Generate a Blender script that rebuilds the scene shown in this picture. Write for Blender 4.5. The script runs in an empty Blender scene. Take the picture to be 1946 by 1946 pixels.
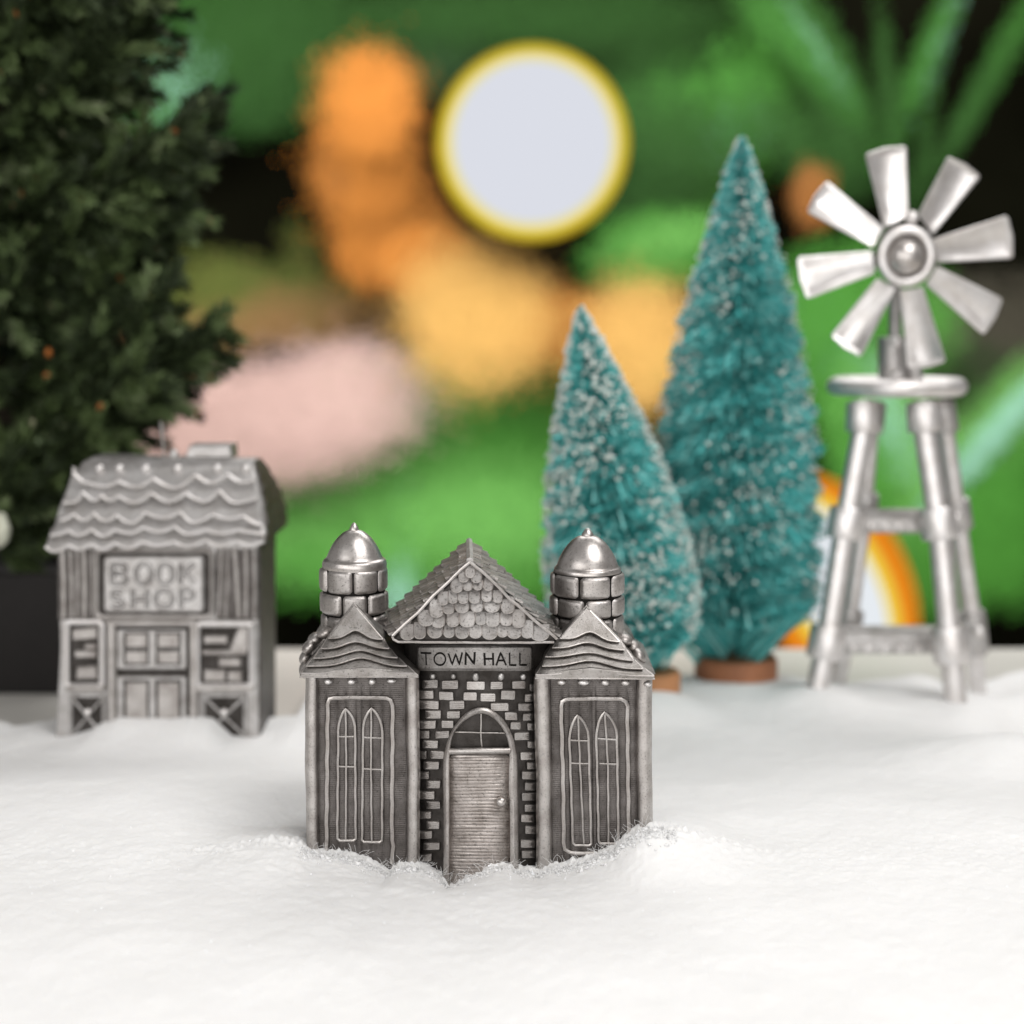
# Miniature pewter village on artificial snow, 1 Blender unit = 1 cm
import bpy, bmesh, math, random
import numpy as np
from mathutils import Vector, Matrix

random.seed(7)
rng = np.random.default_rng(11)
scene = bpy.context.scene
COL = scene.collection
scene.unit_settings.system = 'METRIC'
scene.unit_settings.scale_length = 0.01

# ------------------------------------------------------------------ camera maths
F = 2800.0            # focal length in photo pixels (photo 1946 wide)
C0 = 973.0
TH = math.radians(7.19)
HC = 8.05
CT, ST = math.cos(TH), math.sin(TH)

def W(px, py, Y):
    """photo measurement -> point on the upright plane at distance Y"""
    dx = (px - C0) / F
    up = -(py - C0) / F
    dy = CT + up * ST
    dz = -ST + up * CT
    t = Y / dy
    return Vector((t * dx, Y, HC + t * dz))

# ------------------------------------------------------------------ materials
def new_mat(name):
    m = bpy.data.materials.new(name)
    m.use_nodes = True
    nt = m.node_tree
    nt.nodes.clear()
    out = nt.nodes.new('ShaderNodeOutputMaterial')
    b = nt.nodes.new('ShaderNodeBsdfPrincipled')
    nt.links.new(b.outputs[0], out.inputs[0])
    return m, nt, b

def N(nt, typ, **kw):
    n = nt.nodes.new(typ)
    for k, v in kw.items():
        if k == 'ins':
            for kk, vv in v.items():
                n.inputs[kk].default_value = vv
        else:
            setattr(n, k, v)
    return n

def ramp(nt, stops):
    r = nt.nodes.new('ShaderNodeValToRGB')
    el = r.color_ramp.elements
    while len(el) < len(stops):
        el.new(0.5)
    for e, (p, c) in zip(el, stops):
        e.position = p
        e.color = (c[0], c[1], c[2], 1) if not isinstance(c, (int, float)) else (c, c, c, 1)
    return r

def pewter(name, light, dark, rough=0.42, pits=0.35, lines=0.0, bump=0.3, scratch=0.0, island=0.0):
    light = (light[0] * 0.99, light[1] * 1.0, light[2] * 1.01); dark = (dark[0] * 1.0, dark[1] * 0.99, dark[2] * 0.98)
    m, nt, b = new_mat(name)
    L = nt.links
    tc = N(nt, 'ShaderNodeTexCoord')
    big = N(nt, 'ShaderNodeTexNoise', ins={'Scale': 3.2, 'Detail': 5.0, 'Roughness': 0.62})
    L.new(tc.outputs['Object'], big.inputs['Vector'])
    r1 = ramp(nt, [(0.34, dark), (0.64, light)])
    L.new(big.outputs['Fac'], r1.inputs[0])
    fine = N(nt, 'ShaderNodeTexNoise', ins={'Scale': 34.0, 'Detail': 4.0, 'Roughness': 0.7})
    L.new(tc.outputs['Object'], fine.inputs['Vector'])
    r2 = ramp(nt, [(0.30, 1.0 - pits * 1.6 if pits < .6 else 0.05), (0.46, 1.0)])
    L.new(fine.outputs['Fac'], r2.inputs[0])
    mul = N(nt, 'ShaderNodeMix', data_type='RGBA', blend_type='MULTIPLY')
    mul.inputs[0].default_value = 1.0
    L.new(r1.outputs[0], mul.inputs[6]); L.new(r2.outputs[0], mul.inputs[7])
    colour = mul.outputs[2]
    if island > 0:
        gi = N(nt, 'ShaderNodeNewGeometry')
        mr_ = N(nt, 'ShaderNodeMapRange', ins={1: 0.0, 2: 1.0, 3: 1.0 - island, 4: 1.0 + island * 0.35})
        L.new(gi.outputs['Random Per Island'], mr_.inputs[0])
        m2_ = N(nt, 'ShaderNodeVectorMath', operation='SCALE')
        L.new(colour, m2_.inputs[0]); L.new(mr_.outputs[0], m2_.inputs['Scale'])
        colour = m2_.outputs[0]
    L.new(colour, b.inputs['Base Color'])
    b.inputs['Metallic'].default_value = 1.0
    rr = N(nt, 'ShaderNodeMapRange', ins={1: 0.3, 2: 0.7, 3: rough - 0.07, 4: rough + 0.1})
    L.new(fine.outputs['Fac'], rr.inputs[0])
    L.new(rr.outputs[0], b.inputs['Roughness'])
    bp = N(nt, 'ShaderNodeBump', ins={'Strength': bump, 'Distance': 0.012})
    h = fine.outputs['Fac']
    if lines > 0:
        wv = N(nt, 'ShaderNodeTexWave', wave_type='BANDS', bands_direction='Z',
               ins={'Scale': 10.5, 'Distortion': 0.6, 'Detail': 2.0, 'Detail Scale': 3.0})
        L.new(tc.outputs['Object'], wv.inputs['Vector'])
        ad = N(nt, 'ShaderNodeMath', operation='MULTIPLY_ADD', ins={1: lines})
        L.new(wv.outputs['Fac'], ad.inputs[0]); L.new(h, ad.inputs[2])
        h = ad.outputs[0]
    if scratch > 0:
        mp = N(nt, 'ShaderNodeMapping'); mp.inputs['Scale'].default_value = (90, 90, 5)
        mp.inputs['Rotation'].default_value = (0.3, 0.5, 0.2)
        L.new(tc.outputs['Object'], mp.inputs[0])
        sn = N(nt, 'ShaderNodeTexNoise', ins={'Scale': 1.0, 'Detail': 2.0})
        L.new(mp.outputs[0], sn.inputs['Vector'])
        ad = N(nt, 'ShaderNodeMath', operation='MULTIPLY_ADD', ins={1: scratch})
        L.new(sn.outputs['Fac'], ad.inputs[0]); L.new(h, ad.inputs[2])
        h = ad.outputs[0]
    L.new(h, bp.inputs['Height'])
    L.new(bp.outputs[0], b.inputs['Normal'])
    return m

PB = pewter('pewter_polished', (0.62, 0.585, 0.56), (0.47, 0.44, 0.42), 0.33, 0.22, bump=0.12, scratch=0.3)
PM = pewter('pewter_cast', (0.56, 0.53, 0.505), (0.36, 0.335, 0.32), 0.40, 0.34, bump=0.25)
PS = pewter('pewter_shingle', (0.42, 0.395, 0.375), (0.24, 0.225, 0.21), 0.42, 0.42, bump=0.45)
PL = pewter('pewter_panel', (0.165, 0.15, 0.142), (0.085, 0.077, 0.073), 0.45, 0.45, lines=0.45, bump=0.4)
PD = pewter('pewter_blackened', (0.085, 0.077, 0.072), (0.042, 0.038, 0.035), 0.5, 0.3, bump=0.4)
PK = pewter('pewter_groove', (0.02, 0.018, 0.017), (0.012, 0.011, 0.010), 0.55, 0.2, bump=0.2)
PDOOR = pewter('pewter_door', (0.56, 0.51, 0.48), (0.30, 0.27, 0.25), 0.40, 0.45, bump=0.4)
PW = pewter('pewter_bright', (0.85, 0.82, 0.805), (0.70, 0.675, 0.66), 0.43, 0.14, bump=0.2, scratch=0.15)
PSR = pewter('pewter_soft', (0.70, 0.68, 0.665), (0.50, 0.485, 0.472), 0.48, 0.2, bump=0.2)
PSC = pewter('pewter_scale', (0.41, 0.39, 0.375), (0.23, 0.215, 0.205), 0.42, 0.62, bump=0.6, island=0.25)
PBR = pewter('pewter_brick', (0.56, 0.53, 0.505), (0.38, 0.355, 0.34), 0.40, 0.3, lines=0.5, bump=0.25, island=0.3)
PST = pewter('pewter_stone', (0.60, 0.565, 0.54), (0.40, 0.375, 0.36), 0.38, 0.4, bump=0.35, island=0.42)
PRF = pewter('pewter_roof_tile', (0.44, 0.415, 0.395), (0.26, 0.24, 0.225), 0.42, 0.42, bump=0.4, island=0.35)
PG = pewter('pewter_grey', (0.61, 0.59, 0.575), (0.40, 0.385, 0.375), 0.45, 0.25, bump=0.25)

def island_mat(name, cols, rough=0.6, spec=0.3, transl=0.0):
    """colour picked per leaf / bristle"""
    m, nt, b = new_mat(name)
    g = N(nt, 'ShaderNodeNewGeometry')
    r = ramp(nt, [(i / max(1, len(cols) - 1), c) for i, c in enumerate(cols)])
    nt.links.new(g.outputs['Random Per Island'], r.inputs[0])
    nt.links.new(r.outputs[0], b.inputs['Base Color'])
    b.inputs['Roughness'].default_value = rough
    b.inputs['Specular IOR Level'].default_value = spec
    return m

def plain(name, col, rough=0.6, spec=0.3, noise=0.15, scale=4.0):
    m, nt, b = new_mat(name)
    tc = N(nt, 'ShaderNodeTexCoord')
    n = N(nt, 'ShaderNodeTexNoise', ins={'Scale': scale, 'Detail': 4.0})
    nt.links.new(tc.outputs['Object'], n.inputs['Vector'])
    r = ramp(nt, [(0.3, tuple(c * (1 - noise) for c in col)), (0.7, tuple(min(1, c * (1 + noise)) for c in col))])
    nt.links.new(n.outputs['Fac'], r.inputs[0])
    nt.links.new(r.outputs[0], b.inputs['Base Color'])
    b.inputs['Roughness'].default_value = rough
    b.inputs['Specular IOR Level'].default_value = spec
    return m

def glow(name, col, strength=1.0):
    m, nt, b = new_mat(name)
    b.inputs['Base Color'].default_value = (0.0, 0.0, 0.0, 1)
    b.inputs['Specular IOR Level'].default_value = 0.0
    b.inputs['Emission Color'].default_value = (*col, 1)
    b.inputs['Emission Strength'].default_value = strength
    return m

# ------------------------------------------------------------------ mesh builder
class MB:
    def __init__(self):
        self.v = []; self.f = []; self.mi = []
    def add(self, verts, faces, mi=0):
        o = len(self.v)
        self.v.extend([tuple(p) for p in verts])
        self.f.extend([tuple(i + o for i in fc) for fc in faces])
        self.mi.extend([mi] * len(faces))
    def build(self, name, mat, parent=None, sharp=35, recalc=True, origin=None):
        me = bpy.data.meshes.new(name)
        o = Vector((0, 0, 0))
        if parent is not None:
            o = ORI[parent.name]
        elif origin is not None:
            o = Vector(origin)
        me.from_pydata([(p[0] - o.x, p[1] - o.y, p[2] - o.z) for p in self.v], [], self.f)
        mats = mat if isinstance(mat, (list, tuple)) else [mat]
        for mm in mats:
            me.materials.append(mm)
        if len(mats) > 1:
            me.polygons.foreach_set('material_index', self.mi)
        if recalc:
            bm = bmesh.new(); bm.from_mesh(me)
            bmesh.ops.recalc_face_normals(bm, faces=bm.faces)
            bm.to_mesh(me); bm.free()
        if sharp is not None:
            me.polygons.foreach_set('use_smooth', [True] * len(me.polygons))
            me.set_sharp_from_angle(angle=math.radians(sharp))
        me.update()
        ob = bpy.data.objects.new(name, me)
        COL.objects.link(ob)
        if parent is not None:
            ob.parent = parent
            ORI[ob.name] = o
        else:
            ob.location = o
            ORI[ob.name] = o
        return ob

ORI = {}

def thing(name, loc, label, cat, group=None):
    o = bpy.data.objects.new(name, None)
    o.empty_display_size = 0.3
    COL.objects.link(o)
    o.location = loc
    o['label'] = label; o['category'] = cat
    if group: o['group'] = group
    ORI[o.name] = Vector(loc)
    return o

def tag(o, label=None, cat=None, group=None, kind=None):
    if label: o['label'] = label
    if cat: o['category'] = cat
    if group: o['group'] = group
    if kind: o['kind'] = kind
    return o

def inset(pts, d):
    """offset a closed 2d outline inwards"""
    n = len(pts)
    A = sum(pts[i][0] * pts[(i + 1) % n][1] - pts[(i + 1) % n][0] * pts[i][1] for i in range(n))
    s = 1 if A > 0 else -1
    res = []
    for i in range(n):
        p0, p1, p2 = pts[i - 1], pts[i], pts[(i + 1) % n]
        e1 = Vector((p1[0] - p0[0], p1[1] - p0[1])); e2 = Vector((p2[0] - p1[0], p2[1] - p1[1]))
        if e1.length < 1e-9 or e2.length < 1e-9:
            res.append((p1[0], p1[1])); continue
        e1.normalize(); e2.normalize()
        n1 = Vector((-e1.y, e1.x)) * s; n2 = Vector((-e2.y, e2.x)) * s
        bis = n1 + n2
        if bis.length < 1e-6:
            bis = n1.copy()
        bis.normalize()
        c = max(0.45, bis.dot(n1))
        res.append((p1[0] + bis.x * d / c, p1[1] + bis.y * d / c))
    return res

def slab(mb, pts, Y, front, back, bev=1.5, bevd=None, mi=0, dome=0.0, rim=None):
    """pts: outline in photo pixels; front: offset (number or function) of the face; back: offset of the rear"""
    fr = front if callable(front) else (lambda x, y: front)
    if bevd is None:
        bevd = bev * Y / F
    outer = [W(p[0], p[1], Y + fr(*p)) for p in pts]
    ins = inset(pts, bev)
    inner = [W(p[0], p[1], Y + fr(*p)) for p in ins]
    n = len(pts)
    v = []
    for p in inner: v.append(p)
    for p in outer: v.append(p + Vector((0, bevd, 0)))
    bk = back if callable(back) else (lambda x, y: back)
    for p, q in zip(outer, pts): v.append(Vector((p.x, Y + bk(*q), p.z)))
    f = [tuple(range(n))]
    if dome:
        cx = sum(p[0] for p in ins) / n; cy = sum(p[1] for p in ins) / n
        c = W(cx, cy, Y + fr(cx, cy) - dome)
        v.append(c)
        f = [(i, (i + 1) % n, 3 * n) for i in range(n)]
    for i in range(n):
        j = (i + 1) % n
        f.append((i, j, n + j, n + i))
        f.append((n + i, n + j, 2 * n + j, 2 * n + i))
    f.append(tuple(range(3 * n - 1, 2 * n - 1, -1)))
    o = len(mb.f)
    mb.add(v, f, mi)
    if rim is not None:
        nf = len(f) - 1 - 2 * n
        for i in range(n):
            mb.mi[o + nf + 2 * i] = rim

def tube3(mb, pts, r, closed=False, seg=7, mi=0, taper=None):
    pts = [Vector(p) for p in pts]
    n = len(pts)
    rings = []
    prev = None
    for i in range(n):
        if closed:
            t = pts[(i + 1) % n] - pts[i - 1]
        else:
            t = pts[min(i + 1, n - 1)] - pts[max(i - 1, 0)]
        t.normalize()
        ref = prev if prev is not None else (Vector((0, -1, 0)) if abs(t.y) < 0.9 else Vector((0, 0, 1)))
        a = ref - t * ref.dot(t)
        if a.length < 1e-6:
            a = t.orthogonal()
        a.normalize(); prev = a
        bb = t.cross(a)
        rr = r if taper is None else r * taper[i]
        rings.append([pts[i] + a * rr * math.cos(2 * math.pi * k / seg) + bb * rr * math.sin(2 * math.pi * k / seg) for k in range(seg)])
    v = [p for rg in rings for p in rg]
    f = []
    m = n if closed else n - 1
    for i in range(m):
        j = (i + 1) % n
        for k in range(seg):
            k2 = (k + 1) % seg
            f.append((i * seg + k, i * seg + k2, j * seg + k2, j * seg + k))
    if not closed:
        f.append(tuple(range(seg - 1, -1, -1)))
        f.append(tuple((n - 1) * seg + k for k in range(seg)))
    mb.add(v, f, mi)

def dens(pts, step=6.0, closed=False, jit=0.0):
    out = []
    n = len(pts)
    for i in range(n if closed else n - 1):
        a, b = pts[i], pts[(i + 1) % n]
        d = math.hypot(b[0] - a[0], b[1] - a[1])
        k = max(1, int(d / step))
        for q in range(k):
            t = q / k
            out.append((a[0] + (b[0] - a[0]) * t, a[1] + (b[1] - a[1]) * t))
    if not closed:
        out.append(pts[-1])
    if jit:
        ph = random.random() * 9
        out = [(p[0] + jit * math.sin(p[1] * 0.11 + ph) + random.uniform(-jit, jit) * 0.4,
                p[1] + jit * math.sin(p[0] * 0.13 + ph * 2) * 0.6) for p in out]
    return out

def tubepx(mb, pts, Y, dy, rpx, closed=False, step=7.0, jit=0.0, seg=7, mi=0):
    fr = dy if callable(dy) else (lambda x, y: dy)
    pp = dens(pts, step, closed, jit)
    tube3(mb, [W(x, y, Y + fr(x, y)) for x, y in pp], rpx * Y / F, closed, seg, mi)

def lathe(mb, c, prof, seg=40, mi=0, jit=0.0):
    """profile of (radius, z) about the upright axis through c (x, y)"""
    v = []; f = []
    n = len(prof)
    for (r, z) in prof:
        for k in range(seg):
            a = 2 * math.pi * k / seg
            rr = r * (1 + jit * math.sin(3 * a + z * 9))
            v.append((c[0] + rr * math.cos(a), c[1] + rr * math.sin(a), z))
    for i in range(n - 1):
        for k in range(seg):
            k2 = (k + 1) % seg
            f.append((i * seg + k, i * seg + k2, (i + 1) * seg + k2, (i + 1) * seg + k))
    f.append(tuple(range(seg - 1, -1, -1)))
    f.append(tuple((n - 1) * seg + k for k in range(seg)))
    mb.add(v, f, mi)

def ball(mb, c, rx, ry=None, rz=None, seg=14, rings=9, mi=0):
    ry = ry or rx; rz = rz or rx
    v = [(c[0], c[1], c[2] + rz)]
    for i in range(1, rings):
        p = math.pi * i / rings
        for k in range(seg):
            a = 2 * math.pi * k / seg
            v.append((c[0] + rx * math.sin(p) * math.cos(a), c[1] + ry * math.sin(p) * math.sin(a), c[2] + rz * math.cos(p)))
    v.append((c[0], c[1], c[2] - rz))
    f = []
    for k in range(seg):
        f.append((0, 1 + k, 1 + (k + 1) % seg))
    for i in range(rings - 2):
        for k in range(seg):
            k2 = (k + 1) % seg
            f.append((1 + i * seg + k, 1 + (i + 1) * seg + k, 1 + (i + 1) * seg + k2, 1 + i * seg + k2))
    b = 1 + (rings - 2) * seg
    for k in range(seg):
        f.append((len(v) - 1, b + (k + 1) % seg, b + k))
    mb.add(v, f, mi)

def bez(p0, p1, p2, n=10):
    return [((1 - t) ** 2 * p0[0] + 2 * t * (1 - t) * p1[0] + t * t * p2[0],
             (1 - t) ** 2 * p0[1] + 2 * t * (1 - t) * p1[1] + t * t * p2[1]) for t in [i / n for i in range(n + 1)]]

def rrect(x0, y0, x1, y1, r, k=4):
    out = []
    for cx, cy, a0 in ((x1 - r, y0 + r, -90), (x1 - r, y1 - r, 0), (x0 + r, y1 - r, 90), (x0 + r, y0 + r, 180)):
        for i in range(k + 1):
            a = math.radians(a0 + 90 * i / k)
            out.append((cx + r * math.cos(a), cy + r * math.sin(a)))
    return out

def jrect(x0, y0, x1, y1, r, j):
    s = [random.uniform(-j, j) for _ in range(4)]
    out = []
    for (x, y) in rrect(x0, y0, x1, y1, r, 3):
        u = (x - x0) / (x1 - x0); w = (y - y0) / (y1 - y0)
        out.append((x + s[0] * (1 - w) + s[1] * w, y + s[2] * (1 - u) + s[3] * u))
    return out

# ------------------------------------------------------------------ numpy noise
def _h(ix, iy, seed):
    n = (ix * 374761393 + iy * 668265263 + seed * 144665) & 0x7fffffff
    n = ((n ^ (n >> 13)) * 1274126177) & 0x7fffffff
    return ((n ^ (n >> 16)) & 0xffff) / 65535.0

def vnoise(x, y, seed=0):
    ix = np.floor(x).astype(np.int64); iy = np.floor(y).astype(np.int64)
    fx = x - ix; fy = y - iy
    fx = fx * fx * fx * (fx * (fx * 6 - 15) + 10); fy = fy * fy * fy * (fy * (fy * 6 - 15) + 10)
    a = _h(ix, iy, seed); b = _h(ix + 1, iy, seed); c = _h(ix, iy + 1, seed); d = _h(ix + 1, iy + 1, seed)
    return (a * (1 - fx) + b * fx) * (1 - fy) + (c * (1 - fx) + d * fx) * fy - 0.5

def fbm(x, y, o=4, seed=0):
    s = 0; a = 1.0
    for i in range(o):
        s = s + a * vnoise(x * 2 ** i + 17.3 * i, y * 2 ** i - 9.1 * i, seed + i)
        a *= 0.5
    return s

def sstep(t):
    t = np.clip(t, 0, 1)
    return t * t * (3 - 2 * t)

# =================================================================== SETTING: table, snow
Y0 = 21.0
YB = 28.5
TABLE_Z = -0.62
HK = [(300, 1622), (400, 1612), (470, 1604), (520, 1596), (570, 1600), (600, 1613), (650, 1620), (690, 1628), (715, 1640), (738, 1655), (760, 1640), (785, 1641),
      (815, 1651), (835, 1662), (852, 1682), (872, 1676), (890, 1662), (915, 1652), (942, 1641), (965, 1640), (985, 1652), (1018, 1656),
      (1045, 1645), (1075, 1640), (1110, 1630), (1140, 1620), (1165, 1608), (1190, 1588), (1215, 1574), (1245, 1568), (1300, 1576), (1400, 1600), (1500, 1618)]
BK = [(60, 1392), (110, 1402), (135, 1398), (170, 1388), (195, 1372), (230, 1363), (280, 1366), (320, 1366), (370, 1360), (405, 1366),
      (425, 1384), (440, 1398), (480, 1402), (520, 1398), (560, 1385), (620, 1390)]
hkx = np.array([W(p[0], p[1], Y0).x for p in HK]); hkz = np.array([W(p[0], p[1], Y0).z for p in HK])
bkx = np.array([W(p[0], p[1], YB).x for p in BK]); bkz = np.array([W(p[0], p[1], YB).z for p in BK])

def foot(px, py, Y, lift, r):
    p = W(px, py, Y)
    return (p.x, p.y, p.z + lift, r)
FEET = [foot(1552, 1307, 30.9, 0.05, 1.1), foot(1817, 1336, 30.7, 0.05, 1.1), foot(1859, 1330, 33.1, 0.06, 0.9), foot(1590, 1302, 33.3, 0.06, 0.9),
        foot(1236, 1318, 30.1, 0.04, 1.3), foot(1398, 1300, 32.3, 0.03, 1.3)]

def snow_h(X, Y, fine=True):
    base = 0.10 * fbm(X * 0.22 + 3.1, Y * 0.22, 3, 5) + 0.02 + 0.32 * sstep((Y - 13.0) / 5.0) * (1 - sstep((Y - 22.5) / 5.0))
    base = base + 0.10 * np.exp(-((X + 6.5) / 3.0) ** 2 - ((Y - 24.5) / 1.8) ** 2)
    base = base + 0.55 * np.exp(-((X - 9.2) / 2.2) ** 2 - ((Y - 26.4) / 1.3) ** 2)
    base = base - 1.5 * np.exp(-((X - 11.3) / 1.6) ** 2 - ((Y - 29.4) / 1.25) ** 2)  # hollow shaped to stand in for a shadow cast from out of view
    base = base - 0.10 * np.exp(-((X + 0.5) / 1.2) ** 2 - ((Y - 15.8) / 1.2) ** 2)
    base = base - 0.35 * np.exp(-((X + 3.6) / 0.9) ** 2 - ((Y - 22.3) / 0.8) ** 2)
    hz = np.interp(X, hkx, hkz)
    dY = Y - (Y0 - 0.02)
    wy = np.where(dY < 0, np.exp(-(dY / 1.0) ** 2), np.exp(-(dY / 1.6) ** 2))
    wx = sstep((X - hkx[0]) / 1.2) * sstep((hkx[-1] - X) / 1.2)
    w = wy * wx
    # the drift that laps over the corner of the hall stands a little in front of it
    lap = np.exp(-((X - 1.95) / 0.55) ** 2 - ((Y - (Y0 - 0.25)) / 0.45) ** 2)
    h = base * (1 - w) + hz * w + 0.05 * lap
    bz = np.interp(X, bkx, bkz)
    dB = Y - (YB - 0.05)
    wb = np.where(dB < 0, np.exp(-(dB / 1.1) ** 2), np.exp(-(dB / 1.0) ** 2)) * sstep((X - bkx[0] + 0.6) / 0.7) * sstep((bkx[-1] - X + .5) / 0.7)
    h = h * (1 - wb) + bz * wb
    for fx, fy, fz, fr_ in FEET:
        w_ = np.exp(-(((X - fx) ** 2 + (Y - fy) ** 2) / fr_ ** 2) ** 1.15)
        h = h * (1 - w_) + fz * w_
    yend = np.where(X < -4.5, 29.6 + 0.5 * fbm(X * 1.1, X * 0 + 2.0, 3, 9), 33.6 + 0.9 * fbm(X * 0.5, X * 0 + 5.0, 3, 19))
    h = h - 1.4 * sstep((Y - yend) / 1.4)
    if fine:
        band = np.exp(-((Y - (Y0 - 0.2)) / 0.9) ** 2)
        h = h + 0.035 * fbm(X * 1.1, Y * 1.1, 3, 31) + 0.010 * fbm(X * 5, Y * 5, 3, 41)
        edge = np.exp(-((Y - (Y0 - 0.05)) / 0.17) ** 2) * wx
        h = h + (0.010 + 0.012 * band + 0.085 * edge) * (np.abs(fbm(X * 9, Y * 9, 3, 51)) * 1.5 - 0.25) + (0.005 + 0.007 * band + 0.02 * edge) * vnoise(X * 26, Y * 26, 61)
    return h

def build_snow():
    ny, nx = 620, 700
    t = np.linspace(0, 1, ny)
    Yv = 12.0 + 24.0 * (t ** 1.15)
    # closer rows where the focus lies
    u = np.linspace(-1, 1, nx)
    YY, UU = np.meshgrid(Yv, u, indexing='ij')
    XX = UU * (YY * 0.42 + 1.5)
    ZZ = snow_h(XX, YY)
    verts = np.stack([XX, YY, ZZ], -1).reshape(-1, 3)
    idx = np.arange(ny * nx).reshape(ny, nx)
    q = np.stack([idx[:-1, :-1], idx[:-1, 1:], idx[1:, 1:], idx[1:, :-1]], -1).reshape(-1, 4)
    me = bpy.data.meshes.new('snow')
    me.vertices.add(len(verts)); me.vertices.foreach_set('co', verts.astype(np.float32).ravel())
    me.loops.add(q.size); me.loops.foreach_set('vertex_index', q.astype(np.int32).ravel())
    me.polygons.add(len(q)); me.polygons.foreach_set('loop_start', np.arange(0, q.size, 4, dtype=np.int32))
    me.update(calc_edges=True)
    me.polygons.foreach_set('use_smooth', [True] * len(q))
    m, nt, b = new_mat('cotton_snow')
    L = nt.links
    tc = N(nt, 'ShaderNodeTexCoord')
    n1 = N(nt, 'ShaderNodeTexNoise', ins={'Scale': 22.0, 'Detail': 6.0, 'Roughness': 0.75})
    n2 = N(nt, 'ShaderNodeTexNoise', ins={'Scale': 0.5, 'Detail': 3.0})
    L.new(tc.outputs['Object'], n1.inputs['Vector']); L.new(tc.outputs['Object'], n2.inputs['Vector'])
    r = ramp(nt, [(0.35, (0.805, 0.805, 0.80)), (0.65, (0.835, 0.835, 0.832))])
    L.new(n2.outputs['Fac'], r.inputs[0]); L.new(r.outputs[0], b.inputs['Base Color'])
    b.inputs['Roughness'].default_value = 0.75
    b.inputs['Specular IOR Level'].default_value = 0.25
    b.inputs['Subsurface Weight'].default_value = 0.6
    b.inputs['Subsurface Radius'].default_value = (1.0, 0.97, 0.92)
    b.inputs['Subsurface Scale'].default_value = 0.10
    bp = N(nt, 'ShaderNodeBump', ins={'Strength': 0.22, 'Distance': 0.02})
    L.new(n1.outputs['Fac'], bp.inputs['Height']); L.new(bp.outputs[0], b.inputs['Normal'])
    me.materials.append(m)
    ob = bpy.data.objects.new('snow', me); COL.objects.link(ob)
    tag(ob, 'white cotton snow sheet drifting round the pewter houses', 'snow', kind='structure')
    return m

SNOW = build_snow()

def build_grains():
    mb = MB()
    octa = [(1, 0, 0), (-1, 0, 0), (0, 1, 0), (0, -1, 0), (0, 0, 1), (0, 0, -1)]
    of = [(0, 2, 4), (2, 1, 4), (1, 3, 4), (3, 0, 4), (2, 0, 5), (1, 2, 5), (3, 1, 5), (0, 3, 5)]
    n = 2600
    Ys = np.concatenate([Y0 - 0.15 - np.abs(rng.normal(0, 0.16, 2400)), rng.uniform(15.5, 22, 150), rng.uniform(22, 28, 50)])
    Xs = np.concatenate([rng.uniform(-3.1, 2.4, 2400), rng.uniform(-7, 7, 150), rng.uniform(-9, 9, 50)])
    Zs = snow_h(Xs, Ys)
    for i in range(n):
        s = 0.008 + 0.030 * rng.random() ** 3 if i < 2400 else 0.012
        R = Matrix.Rotation(rng.random() * 6.3, 3, 'Z') @ Matrix.Rotation(rng.random() * 6.3, 3, 'X')
        sc = 0.7 + 0.8 * rng.random(3)
        c = Vector((Xs[i], Ys[i], Zs[i] + s * 0.2))
        mb.add([c + R @ Vector((p[0] * s * sc[0], p[1] * s * sc[1], p[2] * s * sc[2])) for p in octa], of, 0 if i < 2360 else 1)
    # stray cotton fibres caught on the walls
    for i in range(260):
        x = rng.uniform(-2.9, 2.2)
        y = Y0 - 0.07 - rng.random() * 0.25
        z = float(snow_h(np.array([x]), np.array([y]))[0])
        p = Vector((x, y, z - 0.02)); a = rng.uniform(0, math.pi); cur = rng.uniform(-1.3, 1.3)
        pts = []
        for k in range(8):
            pts.append(p.copy())
            p = p + Vector((math.cos(a) * 0.035, rng.uniform(-.006, .004), abs(math.sin(a)) * 0.03))
            a += cur * 0.22
        tube3(mb, pts, 0.0022, seg=4)
    m2, nt, b = new_mat('ice_glint')
    b.inputs['Base Color'].default_value = (0.95, 0.97, 1, 1); b.inputs['Roughness'].default_value = 0.12
    b.inputs['Specular IOR Level'].default_value = 1.0
    o = mb.build('snow_grains', [SNOW, m2], sharp=None, recalc=False)
    tag(o, 'loose white grains and fibres scattered on the snow by the town hall', 'snow grains', kind='stuff')
build_grains()

def build_table():
    mb = MB()
    x0, x1, y0, y1, z = -34, 34, 4, 39.4, TABLE_Z
    prof = [(y0, z), (y1 - 0.25, z), (y1 - 0.08, z - 0.05), (y1, z - 0.2), (y1, z - 2.2), (y0, z - 2.2)]
    v = [(x0, y, zz) for y, zz in prof] + [(x1, y, zz) for y, zz in prof]
    n = len(prof)
    f = [(i, (i + 1) % n, n + (i + 1) % n, n + i) for i in range(n)] + [tuple(range(n)), tuple(range(2 * n - 1, n - 1, -1))]
    mb.add(v, f)
    o = mb.build('tabletop', plain('table_white', (0.66, 0.64, 0.60), 0.35, 0.4, 0.05, 0.3), sharp=30)
    tag(o, 'pale white tabletop under the snow with its far edge showing', 'table', kind='structure')
build_table()

# =================================================================== TOWN HALL
hall = thing('town_hall', W(905, 1660, Y0 + 0.9),
             'small antiqued pewter town hall with two domed turrets, standing in front in the snow', 'miniature building')

def D(pts, s=5.084, ox=540, oy=960):
    return [(ox + x / s, oy + y / s) for x, y in pts]

def bulge(x, y=0):
    return 0.24 - 0.27 * (1 - ((x - 910) / 112.0) ** 2)

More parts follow.
